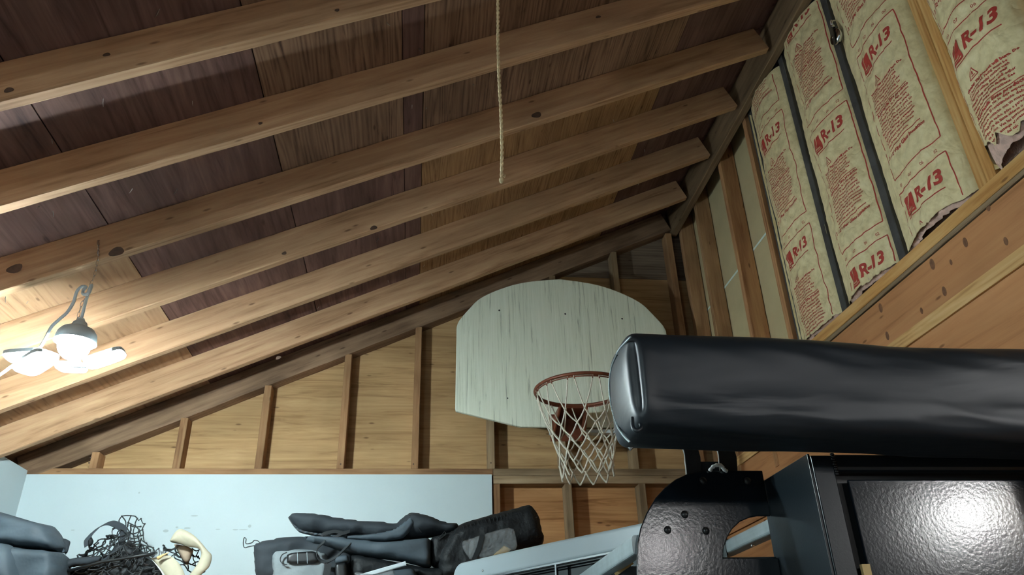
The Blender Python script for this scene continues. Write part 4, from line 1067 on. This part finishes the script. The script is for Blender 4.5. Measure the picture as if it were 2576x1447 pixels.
# grey covered things at the far left
t = thing('grey_cover', (-1.75, 3.5, SZ), 'grey coated fabric cover with folded edges at the far left', 'cover')
pillow('folded_top', [(-120, 1270), (0, 1288), (40, 1300), (90, 1315), (138, 1325), (150, 1345), (160, 1372), (163, 1392), (100, 1386), (40, 1380), (-120, 1375)], 3.52, .22, 'greyfab', t, wrk=.010, wf=8, seed=11, edge=.03)
pillow('lower_fold', [(-120, 1378), (40, 1378), (110, 1386), (163, 1391), (164, 1420), (156, 1500), (-120, 1520)], 3.50, .24, 'greyfab', t, wrk=.010, wf=7, seed=12, edge=.03)
pillow('near_fold', [(-120, 1370), (0, 1366), (30, 1372), (44, 1390), (46, 1500), (-120, 1510)], 3.40, .14, 'greyfab', t, wrk=.004, wf=9, seed=13, edge=.04)
pillow('corner_flap', [(155, 1354), (168, 1357), (178, 1363), (172, 1385), (165, 1398), (158, 1380)], 3.56, .02, 'darkfab', t, wrk=.002, edge=.01, res=.007)

# black netting, hoop and rod
random.seed(11)
t = thing('black_net', (-1.35, 3.66, SZ), 'tangled black sports net heaped on the shelf below the white wall', 'net')
def netting(name, fn, nu, nv, r, parent, m='darknet', skip=.08):
    mb = MB()
    G = [[fn(i / nu, j / nv) for j in range(nv + 1)] for i in range(nu + 1)]
    def seg(a, b):
        mid = (a + b) / 2 + Vector((random.uniform(-.007, .007), random.uniform(-.012, .012), random.uniform(-.010, .005)))
        mb.tube(smoothpath([a, mid, b], 3), r, 4, cap=False)
    for i in range(nu + 1):
        for j in range(nv + 1):
            if i < nu and random.random() > skip: seg(G[i][j], G[i+1][j])
            if j < nv and random.random() > skip: seg(G[i][j], G[i][j+1])
            mb.sphere(G[i][j], r * 1.7, 5, 3)
    o = mb.build(name, m, parent, True); o['kind'] = 'stuff'; return o
def rnd(s): return Vector((random.uniform(-s, s), random.uniform(-s * 1.6, s * 1.6), random.uniform(-s, s)))
def bil(c, u, v): # c: four pixel corners (00,10,11,01)
    x = (c[0][0]*(1-u)+c[1][0]*u)*(1-v) + (c[3][0]*(1-u)+c[2][0]*u)*v; y = (c[0][1]*(1-u)+c[1][1]*u)*(1-v) + (c[3][1]*(1-u)+c[2][1]*u)*v; return x, y
def fA(u, v):      # back sheet standing up to the right
    x, y = bil(((290, 1420), (373, 1405), (366, 1318), (285, 1318)), u, v); y -= 14 * math.sin(PI * u) * v; return PY(x, y, 3.76 + .10 * math.sin(PI * u) * v) + rnd(.012)
netting('netting', fA, 6, 6, .0026, t)
def fB(u, v):      # low heap to the left
    x, y = bil(((165, 1425), (330, 1425), (345, 1325), (215, 1385)), u, v); y -= 8 * math.sin(PI * u); return PY(x, y, 3.66 + .08 * math.sin(5 * u)) + rnd(.014)
netting('netting', fB, 12, 6, .0026, t, skip=.12)
def fC(u, v):
    x, y = bil(((180, 1455), (420, 1455), (400, 1390), (290, 1360)), u, v); return PY(x, y, 3.57 + .08 * v) + rnd(.018)
netting('netting', fC, 13, 6, .0028, t, skip=.1)
def fD(u, v):
    x, y = bil(((412, 1420), (505, 1440), (500, 1385), (412, 1380)), u, v); y -= 16 * math.sin(PI * (1 - v) * .5) * (1-u); return PY(x, y, 3.67 + .06 * u) + rnd(.012)
netting('netting', fD, 6, 5, .0026, t)
pillow('bundled_mesh', [(300, 1365), (330, 1362), (355, 1385), (400, 1420), (420, 1500), (165, 1505), (160, 1435), (230, 1420), (280, 1395)], 3.70, .14, 'blackfab', t, wrk=.010, wf=26, seed=21, edge=.04)
pillow('folded_strip', [(166, 1408), (200, 1402), (255, 1398), (262, 1410), (225, 1422), (190, 1425), (160, 1434), (160, 1418)], 3.56, .03, 'darkfab', t, wrk=.002, edge=.012)
th = thing('hoop_band', at(285, 1380, 3.6), 'bent black fabric hoop standing in the tangled net', 'hoop')
hp = [(222, 1372), (221, 1356), (232, 1342), (243, 1332), (258, 1322), (276, 1316), (292, 1320), (308, 1330), (311, 1345), (306, 1362), (298, 1375), (285, 1388), (272, 1400), (258, 1412)]
mb = MB(); ps = [PY(x, y, 3.60 + .05 * math.sin(PI * i / 13)) for i, (x, y) in enumerate(hp)]
mb.ribbon(smoothpath(ps, 5), [Vector((.62, .45, .62))] * (13 * 5 + 1), .034, .003); mb.build('band', 'darkfab', th)
pillow('band_foot', [(222, 1378), (221, 1360), (230, 1350), (236, 1362), (232, 1372)], 3.60, .02, 'blackfab', th, edge=.01, wrk=.001, res=.008)
mb = MB(); mb.tube([at(160, 1440, 3.545), at(255, 1414, 3.535), at(330, 1402, 3.53), at(396, 1391, 3.525)], .0060, 8)
rod = thing('black_rod', at(255, 1414, 3.535), 'thin black rod with a clear amber tip across the net', 'rod')
mb.build('shaft', 'blackplastic', rod, True)
mb = MB(); c = at(402, 1390, 3.523); mb.sphere(c, (.020, .010, .012), 12, 8); mb.build('bulb_tip', 'clear', rod, True)
mb = MB(); mb.tube([at(396, 1405, 3.52), at(410, 1397, 3.52), at(425, 1390, 3.52)], [.008, .005, .0015], 7); mb.build('tip_blade', 'tan', rod, True)

# cream canvas straps
t = thing('canvas_bag', (-.95, 3.62, SZ), 'cream canvas bag with a looped handle beside the black net', 'bag')
def loop2(name, outer, inner, y0, y1, m, th=.016):
    n = len(outer); k = 5
    o_ = smoothpath([PY(x, y, y0 + (y1 - y0) * i / (n - 1)) for i, (x, y) in enumerate(outer)], k); i_ = smoothpath([PY(x, y, y0 + (y1 - y0) * i / (n - 1) + .01) for i, (x, y) in enumerate(inner)], k)
    mb = MB(); vs = []; mm = len(o_); seg = 5
    for a, b in zip(o_, i_):
        for j in range(seg + 1):
            f_ = j / seg; p = a.lerp(b, f_); p.y -= th * math.sin(PI * f_) + .003 * noise.noise(Vector((p.x * 40, p.z * 40, 3))); p.z = max(p.z, SZ + .003 + .0004 * j); vs.append(p)
        for j in range(seg + 1):
            f_ = 1 - j / seg; p = a.lerp(b, f_); p.y += .006; p.z = max(p.z, SZ + .002); vs.append(p)
    w_ = 2 * (seg + 1)
    mb.add(vs, [(i*w_ + j, i*w_ + (j+1) % w_, (i+1)*w_ + (j+1) % w_, (i+1)*w_ + j) for i in range(mm-1) for j in range(w_)] + [tuple(range(w_)), tuple(range(mm*w_-1, (mm-1)*w_-1, -1))])
    o = mb.build(name, m, t, True)
    bm = bmesh.new(); bm.from_mesh(o.data); bmesh.ops.recalc_face_normals(bm, faces=bm.faces); bm.to_mesh(o.data); bm.free()
    return o
loop2('handle_loop', [(427, 1361), (440, 1340), (455, 1331), (482, 1343), (503, 1362), (520, 1383), (532, 1398), (526, 1425), (505, 1447), (480, 1490)], [(432, 1365), (455, 1370), (475, 1376), (492, 1378), (503, 1384), (506, 1396), (500, 1412), (488, 1432), (470, 1455), (445, 1500)], 3.60, 3.56, 'cream')
loop2('front_strap', [(380, 1404), (400, 1402), (425, 1398), (445, 1412), (462, 1440), (480, 1500)], [(384, 1408), (392, 1420), (405, 1438), (420, 1455), (432, 1480), (440, 1505)], 3.565, 3.54, 'cream', .012)
pillow('inner_lining', [(436, 1368), (470, 1374), (488, 1384), (480, 1405), (470, 1425), (458, 1408), (446, 1386)], 3.66, .02, 'lining', t, wrk=.002, edge=.01)
loop2('strap_edge', [(381, 1408), (395, 1425), (412, 1452), (425, 1500)], [(386, 1412), (405, 1432), (420, 1458), (434, 1502)], 3.55, 3.53, 'frayed', .004)
# drop to the shelf
mb = MB(); mb.box(-1.18, -.86, 3.58, 3.66, SZ + .001, SZ + .03); mb.build('bag_base', 'cream', t)
# small clutter by the bracket
t = thing('grey_tray', at(1585, 1440, 2.2), 'grey plastic tray with a tan strip beside the rounded bracket', 'tray')
p = at(1580, 1425, 2.2); mb = MB(); mb.box(p.x - .03, p.x + .06, 2.2, 2.3, p.z - .08, p.z); mb.build('tray_body', 'greyfab', t)
beam('tan_strip', at(1548, 1446, 2.19), at(1592, 1416, 2.19), .004, .008, 'tan', None, up=(0, 0, 1), ch=.0005); bpy.context.view_layer.update(); adopt(bpy.data.objects['tan_strip'], t)

# scuffs on the white wall
for px, py, w_, h_ in ((489, 1298, 8, 1.6), (471, 1329, 7, 1.8), (417, 1336, 6, 3), (445, 1327, 3, 2), (628, 1324, 3.5, 3.5), (612, 1333, 10, .8), (592, 1333, 6, 1.2), (183, 1334, 4, 1), (548, 1332, 5, 1), (350, 1240, 2, 2)):
    p = PY(px, py, D - 0.0131); k_ = p.y / F; mb = MB(); n = 10
    vs = [p] + [p + Vector((w_ * 1.1 * k_ * math.cos(2*PI*k/n), 0, h_ * 1.1 * k_ * math.sin(2*PI*k/n))) for k in range(n)]
    mb.add(vs + [v + Vector((0, .0006, 0)) for v in vs], [(0, 1 + k, 1 + (k+1) % n) for k in range(n)] + [(1 + k, n + 2 + k, n + 2 + (k+1) % n, 1 + (k+1) % n) for k in range(n)])
    mb.build('scuff_mark', 'scuff', wall_back)
